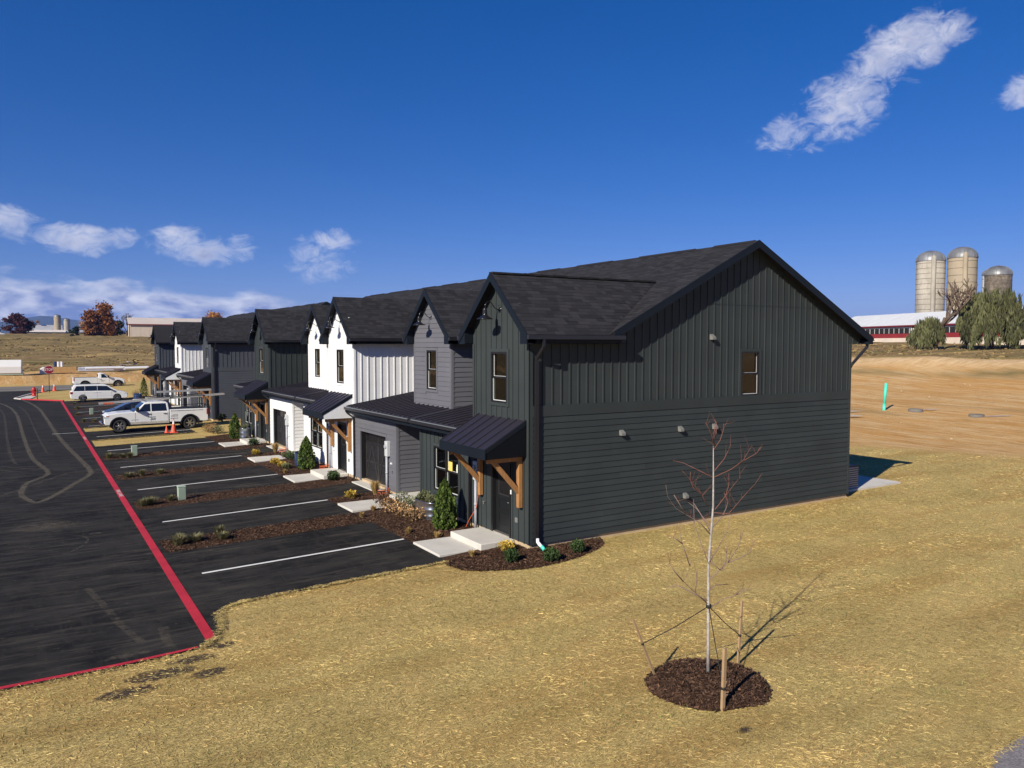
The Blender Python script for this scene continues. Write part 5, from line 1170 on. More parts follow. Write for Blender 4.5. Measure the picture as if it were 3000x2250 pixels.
for i, (x, y, lb) in enumerate([(-.97,-.62,'round dark shrub at the left of the curved corner bed'),(-.12,-1.24,'round dark shrub at the front middle of the curved corner bed'),(.97,-.95,'round dark shrub at the right of the curved corner bed')]):
    shrub('round_shrub', gp(x,y), .21, .36, M['shrubgreen'], lb, 900, .035, 2.2, .5, group='round shrubs in the curved corner bed')
shrub('round_shrub', gp(-.84,13.8), .28, .42, M['shrubgreen'], 'round green shrub beside the stoop of the white house', 800, .04, 2, .4)
shrub('round_shrub', gp(-.84,27.35), .28, .42, M['shrubgreen'], 'round green shrub beside the stoop of the last house in the near row', 500, .045, 2, .4)
shrub('round_shrub', gp(.47,42.4), .35, .6, M['conifer'], 'dark round shrub against the slate-grey side wall behind the truck', 400, .06, 2, .3)
for x, y, m, lb in [(-.56,.30,'yellowleaf','low yellow dying plant beside the nearest stoop'),(-1.49,9.95,'yellowleaf','bright yellow mum between the grey house walk and its drive'),(-1.61,20.0,'yellowleaf','yellow mum nearest the white garage walk'),(-1.62,18.75,'yellowleaf','middle yellow mum before the navy tank'),(-1.55,18.2,'sage','half-green yellow mum before the arborvitae at the white house'),(-1.62,23.7,'yellowleaf','yellow mum between the white garage drive and its walk')]:
    shrub('mum_plant', gp(x,y), .24, .30, M[m], lb, 420, .045, 1.3, .1, group='small yellow mums in the beds')
for x, y, lb in [(-1.9,3.86,'tiny tan grass tuft at the bed edge near the first parking line'),(-1.45,2.8,'small tan grass tuft left of the nearest walk'),(-1.56,.45,'small tan grass tuft right of the nearest walk'),(-2.3,6.75,'weedy tuft at the mouth of the nearest strip bed'),(-1.6,7.45,'low green weed beside the grey house walk'),(-1.95,17.05,'dry tan tuft by the white house walk')]:
    tuft('grass_tuft', gp(x,y), .14, .2, M['drygrass'], lb, 110, group='small dry tufts in the mulch')
tuft('ornamental_grass', gp(-.55,9.86), .2, .55, M['drygrass'], 'upright tan ornamental grass beside the grey garage door', 420); tuft('ornamental_grass', gp(-.62,23.62), .2, .55, M['drygrass'], 'upright tan ornamental grass beside the white garage door', 320)
for i, (x, y, r, h, m, lb) in enumerate([(-1.16,7.75,.30,.62,'redleaf','leggy reddish bush beside the grey house walk'),(-1.25,6.75,.42,.52,'tanleaf','faded tan flowering bush left of the galvanised tank, farthest of three'),(-1.2,5.85,.40,.50,'tanleaf','faded tan flowering bush, middle of the three before the tank'),(-1.05,5.15,.34,.46,'tanleaf','faded orange-tan bush nearest the arborvitae'),(-.72,6.95,.36,.62,'sage','green leafy bush behind the faded flowers'),(-.62,6.45,.34,.55,'sage','green leafy bush against the galvanised tank'),
        (-1.64,36.1,.5,.6,'drygrass','brown dry bush left of the group on the straw by the truck'),(-1.5,35.25,.5,.65,'tanleaf','brown dry bush in the middle of the group on the straw'),(-1.33,34.7,.4,.6,'sage','greenish dry bush nearest the dark house end'),(-.70,21.05,.32,.42,'sage','grey-green bush by the white garage corner'),(-.62,20.5,.32,.45,'shrubgreen','green bush behind the grey-green one at the white garage'),(-1.5,76.9,.5,.9,'drygrass','dry brown bush beyond the minivan')]):
    shrub('bush', gp(x,y), r, h, M[m], lb, 330 if x > -3 and y < 10 else 420, .042, 1.7, .25, stems=14, tsd=.7)
for i, (x, y) in enumerate([(-7.95,7.25),(-8.02,6.72),(-7.52,6.9),(-6.75,7.25),(-6.78,6.64),(-7.93,13.53),(-7.2,13.84),(-8.2,13.4),(-7.96,20.62),(-7.42,20.66),(-6.66,20.7),(-8.15,27.63),(-7.6,27.42),(-7.25,27.2),(-8.2,57.0),(-8.1,50.1),(-7.4,49.9),(-7.8,63.9),(-7.8,70.8)]):
    pos = ['nearest the red line','in the middle','farthest from the red line']; j = 0 if x < -7.9 else (1 if x < -7.2 else 2)
    k = sum(y > q for q in (10,17,24,30,53,60,67)); nm = ['first','second','third','fourth','fifth','sixth','seventh','eighth'][k]
    t = tuft('lavender_clump', gp(x,y), .20+.05*(i%3), .24+.07*(i%2), M['lavender'], f'grey-green lavender clump {pos[j]} in the {nm} strip bed from camera', 300, 'shrub', 'lavender clumps in the strip beds')
    if i == 1: t['label'] = 'grey-green lavender clump at the near front tip of the first strip bed'
    if i == 4: t['label'] = 'grey-green lavender clump at the near side of the first strip bed, third along'
    if i == 7: t['label'] = 'larger grey-green lavender clump at the very tip of the second strip bed'
    if i == 13: t['label'] = 'grey-green lavender clump beside the fourth strip utility box'
# stock tanks
def tank(loc, rx, ry, h, label, m='galv'):
    t = thing('stock_tank_planter', label, 'planter', loc); prof = [(1,0),(1,h*.16),(1.025,h*.2),(1,h*.25),(1,h*.52),(1.03,h*.57),(1,h*.62),(1,h*.92),(1.035,h*.97),(1.0,h),(.97,h*.98),(.97,h*.86)]; mb = MB(); seg = 28; n0 = 0
    for f, z in prof:
        for k in range(seg): a = 2*PI*k/seg; mb.v.append((rx*f*math.copysign(abs(math.cos(a))**.75,math.cos(a)), ry*f*math.copysign(abs(math.sin(a))**.75,math.sin(a)), z))
    for i in range(len(prof)-1):
        for k in range(seg): mb.f.append((i*seg+k,i*seg+(k+1)%seg,(i+1)*seg+(k+1)%seg,(i+1)*seg+k))
    mb.t = [1.0]*len(mb.f); mb.m = [0]*len(mb.f); mb.build('tank', M[m], t, smooth=True)
    s = MB(); s.poly([mb.v[(len(prof)-1)*seg+k] for k in range(seg)]); s.build('soil', M['mulch'], t)
    return h
h = tank(gp(-.50,5.35), .33, .62, .58, 'oval galvanised steel tank planter behind the nearest arborvitae')
shrub('planter_plant', (-.5,5.7,gzf(-.5,5.7)+.48), .24, .36, M['sage'], 'bushy green plant in the left half of the galvanised tank', 500, .035, 1.8, .5); shrub('planter_plant', (-.48,5.1,gzf(-.5,5.1)+.48), .22, .34, M['sage'], 'bushy green plant in the right half of the galvanised tank', 420, .035, 1.8, .5)
tank(gp(-.74,18.5), .30, .5, .62, 'blue-grey tank planter behind the arborvitae at the white house', 'navy')
tank(gp(-.58,30.6), .30, .34, .68, 'small round galvanised tank planter at the last house of the near row'); shrub('planter_plant', (-.58,30.6,gzf(-.58,30.6)+.58), .22, .34, M['sage'], 'green plant growing in the small round galvanised tank', 300, .04, 1.8, .4)
tank(gp(-1.76,73.3), .4, .4, .6, 'navy tank planter in front of the minivan', 'navy')
# ---------------------------------------------------------------- the staked sapling
def sapling():
    bx, by = -1.80, -8.42; bz = gzf(bx,by)+.10
    t = thing('young_tree', 'bare young tree with reddish twigs in the round mulch ring', 'tree', (bx,by,bz)); Hh = 4.35
    rgt = Vector((math.cos(YAW),-math.sin(YAW),0)); fwd = Vector((math.sin(YAW),math.cos(YAW),0))
    k = .00324   # metres per picture step used to sketch the limbs
    def pos(px, py, d): return rgt*((px-600)*k*1.0)+fwd*d+Vector((0,0,(1405-py)*.0032))
    tr = [pos(600,1405,0),pos(598,1200,0),pos(597,1000,.02),pos(596,800,.02),pos(608,600,0),pos(614,480,-.01),pos(614,330,0),pos(612,150,.01)]
    mb = MB(); mb.tube(tr, [.034,.028,.026,.024,.020,.017,.013,.006], 10); mb.build('trunk', M['palebark'], t, smooth=True)
    limbs = [([(612,150),(600,110),(575,60),(552,30)],-.2),([(612,170),(628,110),(636,50),(632,20)],.15),([(614,180),(650,130),(668,80),(672,45)],.1),([(612,160),(612,90),(617,30)],-.05),([(614,300),(680,235),(722,170),(732,115)],.35),([(614,330),(700,280),(750,230),(785,150)],-.3),([(720,268),(770,220),(810,190),(832,150)],-.35),
        ([(612,330),(540,295),(470,262),(418,252)],.3),([(588,490),(550,420),(500,360),(460,310),(430,280)],-.25),([(550,425),(500,380),(480,330),(478,290)],-.2),([(612,520),(660,470),(720,400),(775,340),(778,290)],.3),([(690,432),(712,380),(717,320)],.25),([(640,570),(690,520),(760,420),(810,350),(836,290)],-.35),([(700,500),(680,450),(655,400)],-.2),
        ([(606,600),(575,560),(540,510),(500,480)],.25),([(600,620),(560,540),(525,480)],.2),([(604,640),(540,570),(470,525),(400,480),(350,410),(335,345)],-.45),([(460,510),(420,460),(380,400)],-.4),([(596,800),(560,700),(525,590),(525,460)],.2),([(598,790),(640,700),(672,620),(690,520)],-.25),([(612,600),(665,545),(690,500),(700,470)],.1),
        ([(590,1015),(520,950),(450,880),(478,800),(478,760)],-.3),([(450,880),(400,820),(360,760)],-.4),([(478,790),(440,680),(425,630),(413,570)],-.3),([(440,670),(400,640),(360,620)],-.35),([(596,890),(660,850),(720,815),(755,740)],.4),([(720,815),(780,740),(820,650)],.45),([(600,1040),(670,980),(720,950),(800,900)],-.3),([(720,950),(745,920),(770,905)],-.3),([(596,950),(640,925),(715,930)],.2),([(600,780),(640,820),(672,845)],.1),([(590,1000),(440,930),(380,960)],.3),([(672,860),(700,790),(708,715)],.2),([(720,820),(800,790),(850,760),(868,705)],.4),([(530,940),(526,870),(528,815)],-.1)]
    def brz(i): return ([.010,.008,.005,.003,.0025] if i >= 14 else [.008,.006,.0045,.003,.0025])
    seen = []
    for i, (ln, d) in enumerate(limbs):
        n = len(ln); x0, y0 = ln[0]; d0 = 0.0
        if abs(x0-600) > 28 and seen:   # springs from an earlier limb: start on that limb
            q = min(seen, key=lambda s_: (s_[0]-x0)**2+(s_[1]-y0)**2); d0 = q[2]; ln = [(q[0],q[1])]+list(ln[1:])
        dd = [d0+(d-d0)*(j/(n-1)) for j in range(n)]; pts = [pos(x,y,dd[j]) for j, (x, y) in enumerate(ln)]
        for j in range(n-1):
            for t_ in (0,.25,.5,.75,1): seen.append((ln[j][0]+(ln[j+1][0]-ln[j][0])*t_, ln[j][1]+(ln[j+1][1]-ln[j][1])*t_, dd[j]+(dd[j+1]-dd[j])*t_))
        r = (brz(i)+[.0022]*4)[:n]; mb = MB(); mb.tube([p for p in pts], r, 5); b = mb.build('branch', M['redtwig'] if i < 14 else M['greytwig'], t, smooth=True)
        # fine side twigs
        tw = MB(); rr = random.Random(i)
        for q in range(3 if i != 26 else 1):
            a = rr.random()*(n-1); j = int(a); p = pts[j].lerp(pts[min(j+1,n-1)], a-j); e = p+Vector((rr.uniform(-.16,.16),rr.uniform(-.16,.16),rr.uniform(.05,.28)))
            tw.tube([p,(p+e)/2+Vector((rr.uniform(-.02,.02),0,0)),e], [.0028,.002,.0012], 4)
        tw.build('twigs', M['redtwig'], b)
    M['stakewood'] = pmat('stake_wood', (.33,.22,.12), .8, .15, 4); M['strap'] = pmat('black_strap', (.015,.015,.014), .7, .1, 5)
    tie = Vector((bx,by,bz))+pos(598,1030,0)
    tt = MB(); tt.lathe([(.045,-.03),(.05,0),(.045,.03)], tie, 10); tag(tt.build('tree_tie', M['strap']), 'black tie wrapped round the young tree trunk where the straps meet', 'strap')
    for nm, b0, top, at, w in [('leaning wooden stake left of the young tree',(-2.46,-7.86),(-3.0,-7.83,1.12),.62,.019),('thick upright wooden stake in front of the young tree',(-2.46,-9.36),(-2.40,-9.34,1.0),.42,.029),('slim wooden stake behind the young tree at right',(-.84,-8.22),(-.70,-8.18,1.15),.5,.021)]:
        z0 = gzf(*b0); a = Vector((*b0,z0-.1)); e = Vector((top[0],top[1],z0+top[2])); mb = MB(); s = w
        d = (e-a); x_ = Vector((1,0,0))*s; y_ = Vector((0,1,0))*s*.8; mb.prism([a-x_-y_,a+x_-y_,a+x_+y_,a-x_+y_], d); tag(mb.build('tree_stake', M['stakewood']), nm, 'stake', 'stakes round the young tree')
        kn = a.lerp(e, at); sag = tie.lerp(kn,.5)-Vector((0,0,.03)); st = MB(); st.tube([tie,sag,kn], .008, 5); st.tube([kn+Vector((0,0,-.02)),kn+Vector((0,0,.02))], s*1.5, 6); tag(st.build('guy_strap', M['strap'], smooth=True), 'black strap from the young tree to the '+nm.split(' of')[0].split(' in front')[0].split(' behind')[0].replace(' left',''), 'strap', 'straps of the young tree')
sapling()
# ---------------------------------------------------------------- larger trees
def branchy(root, p, d, L_, r, depth, mb, rr, tips, spread=.6, up=.15, ratio=.55):
    n = 4; pts = [p]; q = p.copy(); dd = d.normalized()
    for i in range(n):
        dd = (dd+Vector((rr.gauss(0,.13),rr.gauss(0,.13),rr.gauss(up*.3,.08)))).normalized(); q = q+dd*L_/n; pts.append(q.copy())
    mb.tube(pts, [r*(1-.45*i/n) for i in range(n+1)], 6 if depth > 1 else 4, cap=False); tips.append((q.copy(), dd.copy(), L_))
    if depth:
        for k in range(rr.choice((2,3,3))):
            a = rr.uniform(.35,1.0); j = min(n, 1+int(a*n)); nd = (dd+Vector((rr.gauss(0,spread),rr.gauss(0,spread),rr.gauss(.1,spread*.6)))).normalized()
            branchy(root, pts[j], nd, L_*rr.uniform(.6,.82), r*ratio, depth-1, mb, rr, tips, spread, up, ratio)
def clumps_tree(name, loc, h, w, m, label, nl, size, shape, seed, bark='bark', clear=.2, group=None, cat='tree'):
    rr = random.Random(seed); t = thing(name, label, cat, loc, 0, group); mb = MB(); tips = []
    branchy(t, Vector((0,0,-.3)), Vector((0,0,1)), h*.42, h*.022, 3, mb, rr, tips, .55); mb.build('trunk', M[bark], t)
    rs = np.random.default_rng(seed); nc = max(14, nl//90); pts = []; tint = []
    for c in range(nc):
        z = clear+(1-clear)*rs.random()
        if shape == 'cone': rad = np.interp(z, [0,.15,.35,.7,1], [.35,.9,1.0,.55,.05])
        else: rad = np.interp(z, [0,.2,.45,.75,1], [.3,.8,1.0,.8,.25])
        a = rs.uniform(0,2*PI); q = rs.random()**.45*rad; ctr = np.array([q*math.cos(a)*w/2,q*math.sin(a)*w/2,z*h]); k = nl//nc; s = h*.055*rs.uniform(.7,1.5)
        pts.append(ctr+rs.normal(size=(k,3))*np.array([s*1.25,s*1.25,s*.8])); tint.append(np.clip(rs.normal(rs.uniform(.6,1.35),.22,k),.2,2.2))
    leafpart('crown', np.concatenate(pts), size, 1.5, M[m], t, 0.0, tint=np.concatenate(tint)); return t
def willow(loc, h, w, label, seed, n=9000, lean=0, bare=False):
    rs = np.random.default_rng(seed); rr = random.Random(seed); t = thing('willow_tree', label, 'willow tree', loc); mb = MB(); tips = []
    branchy(t, Vector((0,0,-.4)), Vector((lean,0,1)), h*.36, h*.045, 3, mb, rr, tips, .6); mb.build('trunk', M['bark'], t)
    # hanging curtains gathered in bunches round the limb ends, with gaps between the bunches
    Q = []; T_ = []; nb = 46; per = 6
    for c in range(nb):
        z = rs.random()**.75; a = rs.uniform(0,2*PI); rad = np.interp(z, [0,.3,.65,.9,1], [1.0,.98,.80,.52,.2])*w/2*rs.random()**.35; topz = h*(.36+.62*z); cx, cy = rad*math.cos(a), rad*math.sin(a); br = rs.uniform(.5,1.45)
        for k in range(per):
            L_ = min(topz-.15*h*rs.random(), h*rs.uniform(.16,.44)); m = n//(nb*per); s = rs.random(m)
            x0, y0 = cx+rs.normal(0,w*.055), cy+rs.normal(0,w*.055); zz = topz+rs.normal(0,h*.03)
            px = x0+rs.normal(0,.17,m)+(.16*L_*s)*math.cos(a)-.10*L_*s*s; py = y0+rs.normal(0,.17,m)+(.16*L_*s)*math.sin(a); pz = zz-L_*s+.10*L_*(1-s)**3; Q.append(np.stack([px,py,pz],-1)); T_.append(np.clip(rs.normal(br,.22,m),.2,2))
    P_ = np.concatenate(Q); u = rs.normal(size=(len(P_),3))*.25; u[:,2] = -1; u /= np.linalg.norm(u,axis=1)[:,None]; wv = rs.normal(size=(len(P_),3)); wv -= (wv*u).sum(1)[:,None]*u; wv /= np.linalg.norm(wv,axis=1)[:,None]
    s = rs.uniform(.7,1.3,len(P_))[:,None]*.34; U = u*s*1.6; W = wv*s*.3
    link('crown', quads_mesh('crown', np.stack([P_-U,P_-W,P_+U,P_+W],1), M['willow'], np.concatenate(T_)), t); return t
def bare_tree(loc, h, label, seed, m='bark', depth=5, name='bare_tree', w=1.0):
    rr = random.Random(seed); t = thing(name, label, 'tree', loc); mb = MB(); tips = []; branchy(t, Vector((0,0,-.3)), Vector((0,0,1)), h*.42, h*.032*w, depth, mb, rr, tips, .5, .25, .70); mb.build('trunk', M[m], t); return t
willow((115.1,45.2,gzf(115.1,45.2)), 8.9, 10.0, 'large green weeping willow in front of the red barn', 5, 20000)
willow((110.6,52.6,gzf(110.6,52.6)), 4.6, 4.8, 'lower half-dead willow left of the large one', 6, 5600)
bare_tree((110.9,51.8,gzf(110.9,51.8)), 13.0, 'dead leafless crown rising from the half-dead willow', 23, depth=5)
clumps_tree('conifer', (176,56,7), 12, 7, 'conifer', 'dark evergreen tree behind the barn at the right edge', 2200, .5, 'cone', 31)
clumps_tree('conifer', (184,64,7), 9.5, 4, 'conifer', 'small dark evergreen left of the one at the right edge', 900, .5, 'cone', 32)
clumps_tree('rust_tree', (14.2,321,8.3), 12.3, 6.0, 'rust', 'tall rust-brown pointed tree right of its paler neighbour', 7000, .55, 'cone', 41, clear=.03)
clumps_tree('rust_tree', (9.6,320,8.3), 9.6, 5.2, 'rust', 'shorter rust-brown tree at the left of the tall one', 4500, .55, 'cone', 42, clear=.03)
clumps_tree('maple_tree', (-14.3,402,9.8), 9.3, 12, 'maple', 'round dark red tree by the far farm at the left', 5000, .6, 'round', 43, clear=.05)
clumps_tree('maple_tree', (-26,410,10), 7, 11, 'maple', 'dark red-brown tree cut by the left edge', 2500, .6, 'round', 44, clear=.05)
clumps_tree('bush_tree', (4.3,316,8.6), 3.4, 4.5, 'conifer', 'dark low bush left of the rust-brown trees', 1400, .45, 'round', 45, clear=.02)
clumps_tree('bush_tree', (19.2,330,9), 6, 5.5, 'conifer', 'dark bushes at the foot of the tall rust-brown tree', 2000, .5, 'round', 46, clear=.02)
clumps_tree('orange_tree', (64,372,9.5), 11.2, 10, 'orangeleaf', 'orange tree top showing over the far roofs', 2500, .6, 'round', 47)
clumps_tree('orange_tree', (82,380,9.5), 10.6, 9, 'tanleaf', 'thin brownish tree top showing right of the orange one', 900, .6, 'round', 48)
bare_tree((24.2,345,8.9), 10, 'leafless grey tree left of the beige farm building', 51, depth=5)
bare_tree((27.5,350,8.9), 8.5, 'second leafless tree against the beige farm building', 52, depth=4)
clumps_tree('far_tree', (-4,790,14), 13, 20, 'tanleaf', 'brownish far tree between the silo and the barns', 1200, .9, 'round', 53, clear=.05)
clumps_tree('far_tree', (33,800,14), 12, 18, 'tanleaf', 'brownish far tree right of the far silos', 1200, .9, 'round', 54, clear=.05)
# ================================================================ farm buildings, hills and site things
M['barnred'] = pmat('barn_red', (.23,.022,.026), .7, .12, .4, stretch=(1,1,.2)); M['barnwhite'] = pmat('barn_roof_white', (.62,.63,.64), .5, .06, .2); M['barnbase'] = pmat('barn_block', (.62,.53,.44), .9, .1, .5)
M['silo'] = pmat('silo_stave', (.37,.335,.28), .9, .28, .35, .12, 3, stretch=(1,1,.35)); M['silotan'] = pmat('silo_tan', (.34,.28,.20), .9, .12, .3); M['silodark'] = pmat('silo_dark_stave', (.09,.07,.053), .9, .35, .6, .3, 3, col2=(.19,.16,.13))
M['dome'] = pmat('silo_dome', (.22,.225,.235), .5, .4, .5, metal=.4, stretch=(1,1,.15)); M['beige'] = pmat('metal_beige', (.55,.47,.38), .6, .06, .3); M['beigeroof'] = pmat('metal_roof_beige', (.58,.50,.43), .5, .06, .3); M['barntrim'] = pmat('burgundy_trim', (.16,.02,.03), .6, .1, 1)
M['oldroof'] = pmat('weathered_roof', (.36,.36,.38), .6, .15, .2); M['paleroof'] = pmat('pale_roof', (.62,.56,.50), .6, .1, .2); M['darkopen'] = pmat('dark_opening', (.015,.014,.013), .9, .1, 1)
M['mount'] = pmat('wooded_ridge', (.035,.045,.032), 1.0, .3, .004)
def frame(loc, az):  # rotz so that local +x runs along azimuth az (from +Y towards +X)
    return PI/2-az
# --- red barn: long axis from left end to right end as seen
b0, b1 = Vector((150.5,99.0,0)), Vector((121.5,22.0,0)); ax = (b1-b0); BL = ax.length; brz = math.atan2(ax.y, ax.x); bz = 5.95
barn = thing('barn', 'long low red barn with white metal roof behind the willows', 'barn', (b0.x,b0.y,bz), brz)
def bxp(name, m, *b, parent=barn): mb = MB(); mb.box(*b); return mb.build(name, m, parent)
D_ = 13.0   # local: x along, y away from the viewer is +y? viewer lies on the -y or +y side, wall built on both
side = 1 if (Vector((CAM.x,CAM.y,0))-b0).cross(ax).z > 0 else -1   # viewer side: local -y when side>0
vs = -1 if side > 0 else 1
def wy(d): return vs*d
bxp('base_wall', M['barnbase'], 0,BL,min(wy(0),wy(-D_)),max(wy(0),wy(-D_)),-1.5,1.0)
bxp('wall', M['barnred'], .05,BL-.05,min(wy(-.05),wy(-D_+.05)),max(wy(-.05),wy(-D_+.05)),1.0,3.55)
rf = MB(); e = wy(.45); bk = wy(-D_-.45); md = wy(-D_/2); rf.prism([(-.4,e,3.5),(-.4,md,6.25),(-.4,bk,3.5),(-.4,bk,3.62),(-.4,md,6.4),(-.4,e,3.62)], (BL+.8,0,0)); roofo = rf.build('roof', M['barnwhite'], barn)
for k in range(int(BL/3)): 
    mb = MB(); x = 1.5+3*k; mb.prism([(x,e,3.63),(x,md,6.41),(x,md,6.45),(x,e,3.67)], (.06,0,0)); mb.build('roof_rib', M['barnwhite'], roofo)
ey = wy(.46); bxp('eave_trim', M['barntrim'], 0,BL,min(ey,ey+vs*.05),max(ey,ey+vs*.05),3.35,3.62)
for a, b in ((8.0,27.0),(31.5,34.0),(36,52)):
    w = bxp('window_band', M['darkopen'], a,b,min(wy(-.04),wy(.01)),max(wy(-.04),wy(.01)),1.95,3.0); bxp('window_head', M['barnwhite'], a-.3,b+.3,min(wy(0),wy(.05)),max(wy(0),wy(.05)),3.0,3.22)
    x = a
    while x <= b+.01: bxp('mullion', M['barnwhite'], x-.05,x+.05,min(wy(.012),wy(.05)),max(wy(.012),wy(.05)),1.95,3.0, parent=w); x += 1.55
    bxp('window_shutter', M['barnwhite'], b,b+.9,min(wy(-.03),wy(.04)),max(wy(-.03),wy(.04)),1.7,3.0)
for x in (28.8,60,72): bxp('corner_board', M['barnwhite'], x-.12,x+.12,min(wy(-.03),wy(.05)),max(wy(-.03),wy(.05)),.95,3.4)
bxp('barn_door', M['darkopen'], 60.2,62.5,min(wy(-.03),wy(.03)),max(wy(-.03),wy(.03)),0,3.3)
M['hoop'] = pmat('silo_hoop', (.12,.10,.085), .8, .3, .5)
def silo(loc, r, hcyl, hdome, m, label, nring, stain=False, chute=True, seg=40, dm='dome'):
    t = thing('silo', label, 'silo', loc); mb = MB(); mb.lathe([(r,-1.0),(r,hcyl)], (0,0,0), seg); mb.build('wall', M[m], t, smooth=True)
    for k in range(nring):
        z = hcyl*(k+.5)/nring; q = MB(); q.lathe([(r,z-.05),(r+.035,z-.03),(r+.035,z+.03),(r,z+.05)], (0,0,0), seg); q.build('hoop', M['hoop'], t)
    dmesh = MB(); dmesh.lathe([(r+.12,hcyl-.05)]+[((r+.12)*math.cos(a), hcyl+hdome*math.sin(a)) for a in np.linspace(0,PI/2*.97,9)], (0,0,0), seg); dd = dmesh.build('dome', M[dm], t, smooth=True)
    for k in range(20):
        a = 2*PI*k/20; rb = MB(); rb.tube([((r+.15)*math.cos(b)*math.cos(a),(r+.15)*math.cos(b)*math.sin(a),hcyl+hdome*math.sin(b)+.02) for b in np.linspace(0,PI/2*.95,6)], .05, 4); rb.build('dome_rib', M[dm], dd)
    if chute:
        v = Vector((CAM.x-loc[0],CAM.y-loc[1],0)).normalized(); v = Matrix.Rotation(.18,3,'Z') @ v; c = v*(r+.25); ch = MB(); ch.lathe([(.48,-.5),(.48,hcyl+.3),(.40,hcyl+.75),(.05,hcyl+1.1)], (c.x,c.y,0), 14); ch.build('chute', M[m], t, smooth=True)
    return t
silo((161.7,81.9,6.0), 2.95, 18.3, 2.35, 'silo', 'left of the two tall pale silos behind the barn, streaked stave wall', 16)
silo((164.7,76.5,6.0), 2.93, 18.7, 2.45, 'silotan', 'right of the two tall pale silos, smooth tan wall', 12)
silo((172.2,72.6,6.0), 2.68, 15.0, 2.1, 'silodark', 'shorter dark weathered silo at right of the pale pair', 18, chute=False)
silo((172.4,73.9,6.2), 2.0, 15.0, 1.4, 'barnwhite', 'narrow white silo peeking out behind the dark one', 8, chute=False)
# --- beige farm building at the left horizon
def shed(name, label, loc, rz, L_, D2, h, rise, wm, rm, tm, ribs=True, cat='barn'):
    t = thing(name, label, cat, loc, rz); q = MB(); q.box(0,L_,0,D2,-1.5,h); q.build('wall', M[wm], t); r_ = MB(); r_.prism([(-.4,-.5,h-.1),(-.4,D2/2,h+rise),(-.4,D2+.5,h-.1),(-.4,D2+.5,h+.05),(-.4,D2/2,h+rise+.15),(-.4,-.5,h+.05)], (L_+.8,0,0)); ro = r_.build('roof', M[rm], t)
    g_ = MB(); g_.prism([(0.02,0.02,h-.05),(0.02,D2-.02,h-.05),(0.02,D2/2,h+rise-.02)], (L_-.04,0,0)); g_.build('gable', M[wm], t)
    if tm: f_ = MB(); f_.box(-.42,L_+.42,-.56,-.5,h-.42,h-.05); f_.build('eave_trim', M[tm], t); c_ = MB(); c_.box(-.05,.12,-.06,0,-1,h-.1); c_.build('corner_trim', M[tm], t)
    if ribs:
        k = 0; x = .6
        while x < L_: p_ = MB(); p_.box(x,x+.05,-.03,0,-1,h-.4); p_.build('wall_rib', M[wm], t); x += L_/24
    return t
shed('farm_building', 'large beige metal farm building on the rise at left', (21.8,311.0,8.6), -.06, 38, 16, 4.9, 2.5, 'beige', 'beigeroof', 'barntrim')
# --- far farm
shed('far_barn', 'far grey-roofed barn left of the tall thin silo', (-10,782,14.6), 0, 26, 14, 3.2, 5.2, 'oldroof', 'oldroof', None, False)
shed('far_barn', 'long low far barn with pale roof in front of the grey-roofed one', (-12,770,14.4), 0, 30, 7, 2.2, 1.8, 'darkopen', 'paleroof', None, False)
shed('far_barn', 'low far barn with grey roof right of the far silos', (16,772,14.6), 0, 26, 9, 2.0, 1.9, 'darkopen', 'oldroof', None, False)
silo((12.4,778,15), 2.7, 15.2, 2.2, 'silotan', 'taller far silo with dark band at the farm on the left horizon', 8, chute=False, seg=20); silo((19.5,778,15), 2.6, 12.0, 2.2, 'silo', 'shorter far silo right of the taller one at the far farm', 8, chute=False, seg=20)
M['tarp'] = pmat('white_tarp', (.66,.65,.63), .6, .08, .1)
bt = MB(); bt.prism([(-17,500,9.4),(-17,502,11.9),(-17,505,11.9),(-17,507,9.4)], (25,0,0)); tag(bt.build('silage_cover', M['tarp']), 'long low white covered silage heap before the far farm', 'silage heap')
def box_van():
    t = thing('delivery_van', 'white van parked on the rise at the left edge', 'van', (-23.5,382,9.0), 0); h = hull([(-2.6,.4),(-2.6,2.3),(1.3,2.3),(2.0,1.5),(2.7,1.3),(2.75,.4)], 1.0); bevel(h.build('body', M['carwhite'], t), .1, 2)
    for x in (-1.6,1.7):
        for y in (.9,-.9): wheel(t, x, y, .36)
    side_panel([(.4,1.5),(1.7,1.5),(1.2,2.05),(.4,2.05)], 1.0, 0, 0, -1, .02).build('side_window', M['carglass'], t)
    t.scale = (1.6,1.6,1.0)
box_van()
# --- mountains
def mountains():
    mb = MB(); n = 90; xs = np.linspace(-3200,3600,n); V = []
    rows = [(0,-60),(0,0),(350,.55),(900,1.0),(2200,.75),(3500,.2)]
    def crest(x):
        u = x-(-200)
        return 120+92*math.exp(-((x-120)/430)**2)+26*math.exp(-((x+430)/300)**2)+12*math.sin(x/210.)+8*math.sin(x/83.+1)-48*_s(x,380,900)+30*math.exp(-((x-2200)/900)**2)
    def _s(x,a,b): t = min(1,max(0,(x-a)/(b-a))); return t*t*(3-2*t)
    me_v = []
    for dy, f in rows:
        for x in xs: me_v.append((x, 6000+dy, (2 if f == -60 else 20+(crest(x)-20)*f)+mnoise.noise(Vector((x/160,dy/200,0)))*10*(f > 0)))
    F = [(j*n+i,j*n+i+1,(j+1)*n+i+1,(j+1)*n+i) for j in range(len(rows)-1) for i in range(n-1)]
    me = bpy.data.meshes.new('hills'); me.from_pydata(me_v, [], F); me.materials.append(M['mount']); me.polygons.foreach_set('use_smooth',[True]*len(F)); o = link('hills', me); o['kind'] = 'structure'
mountains()
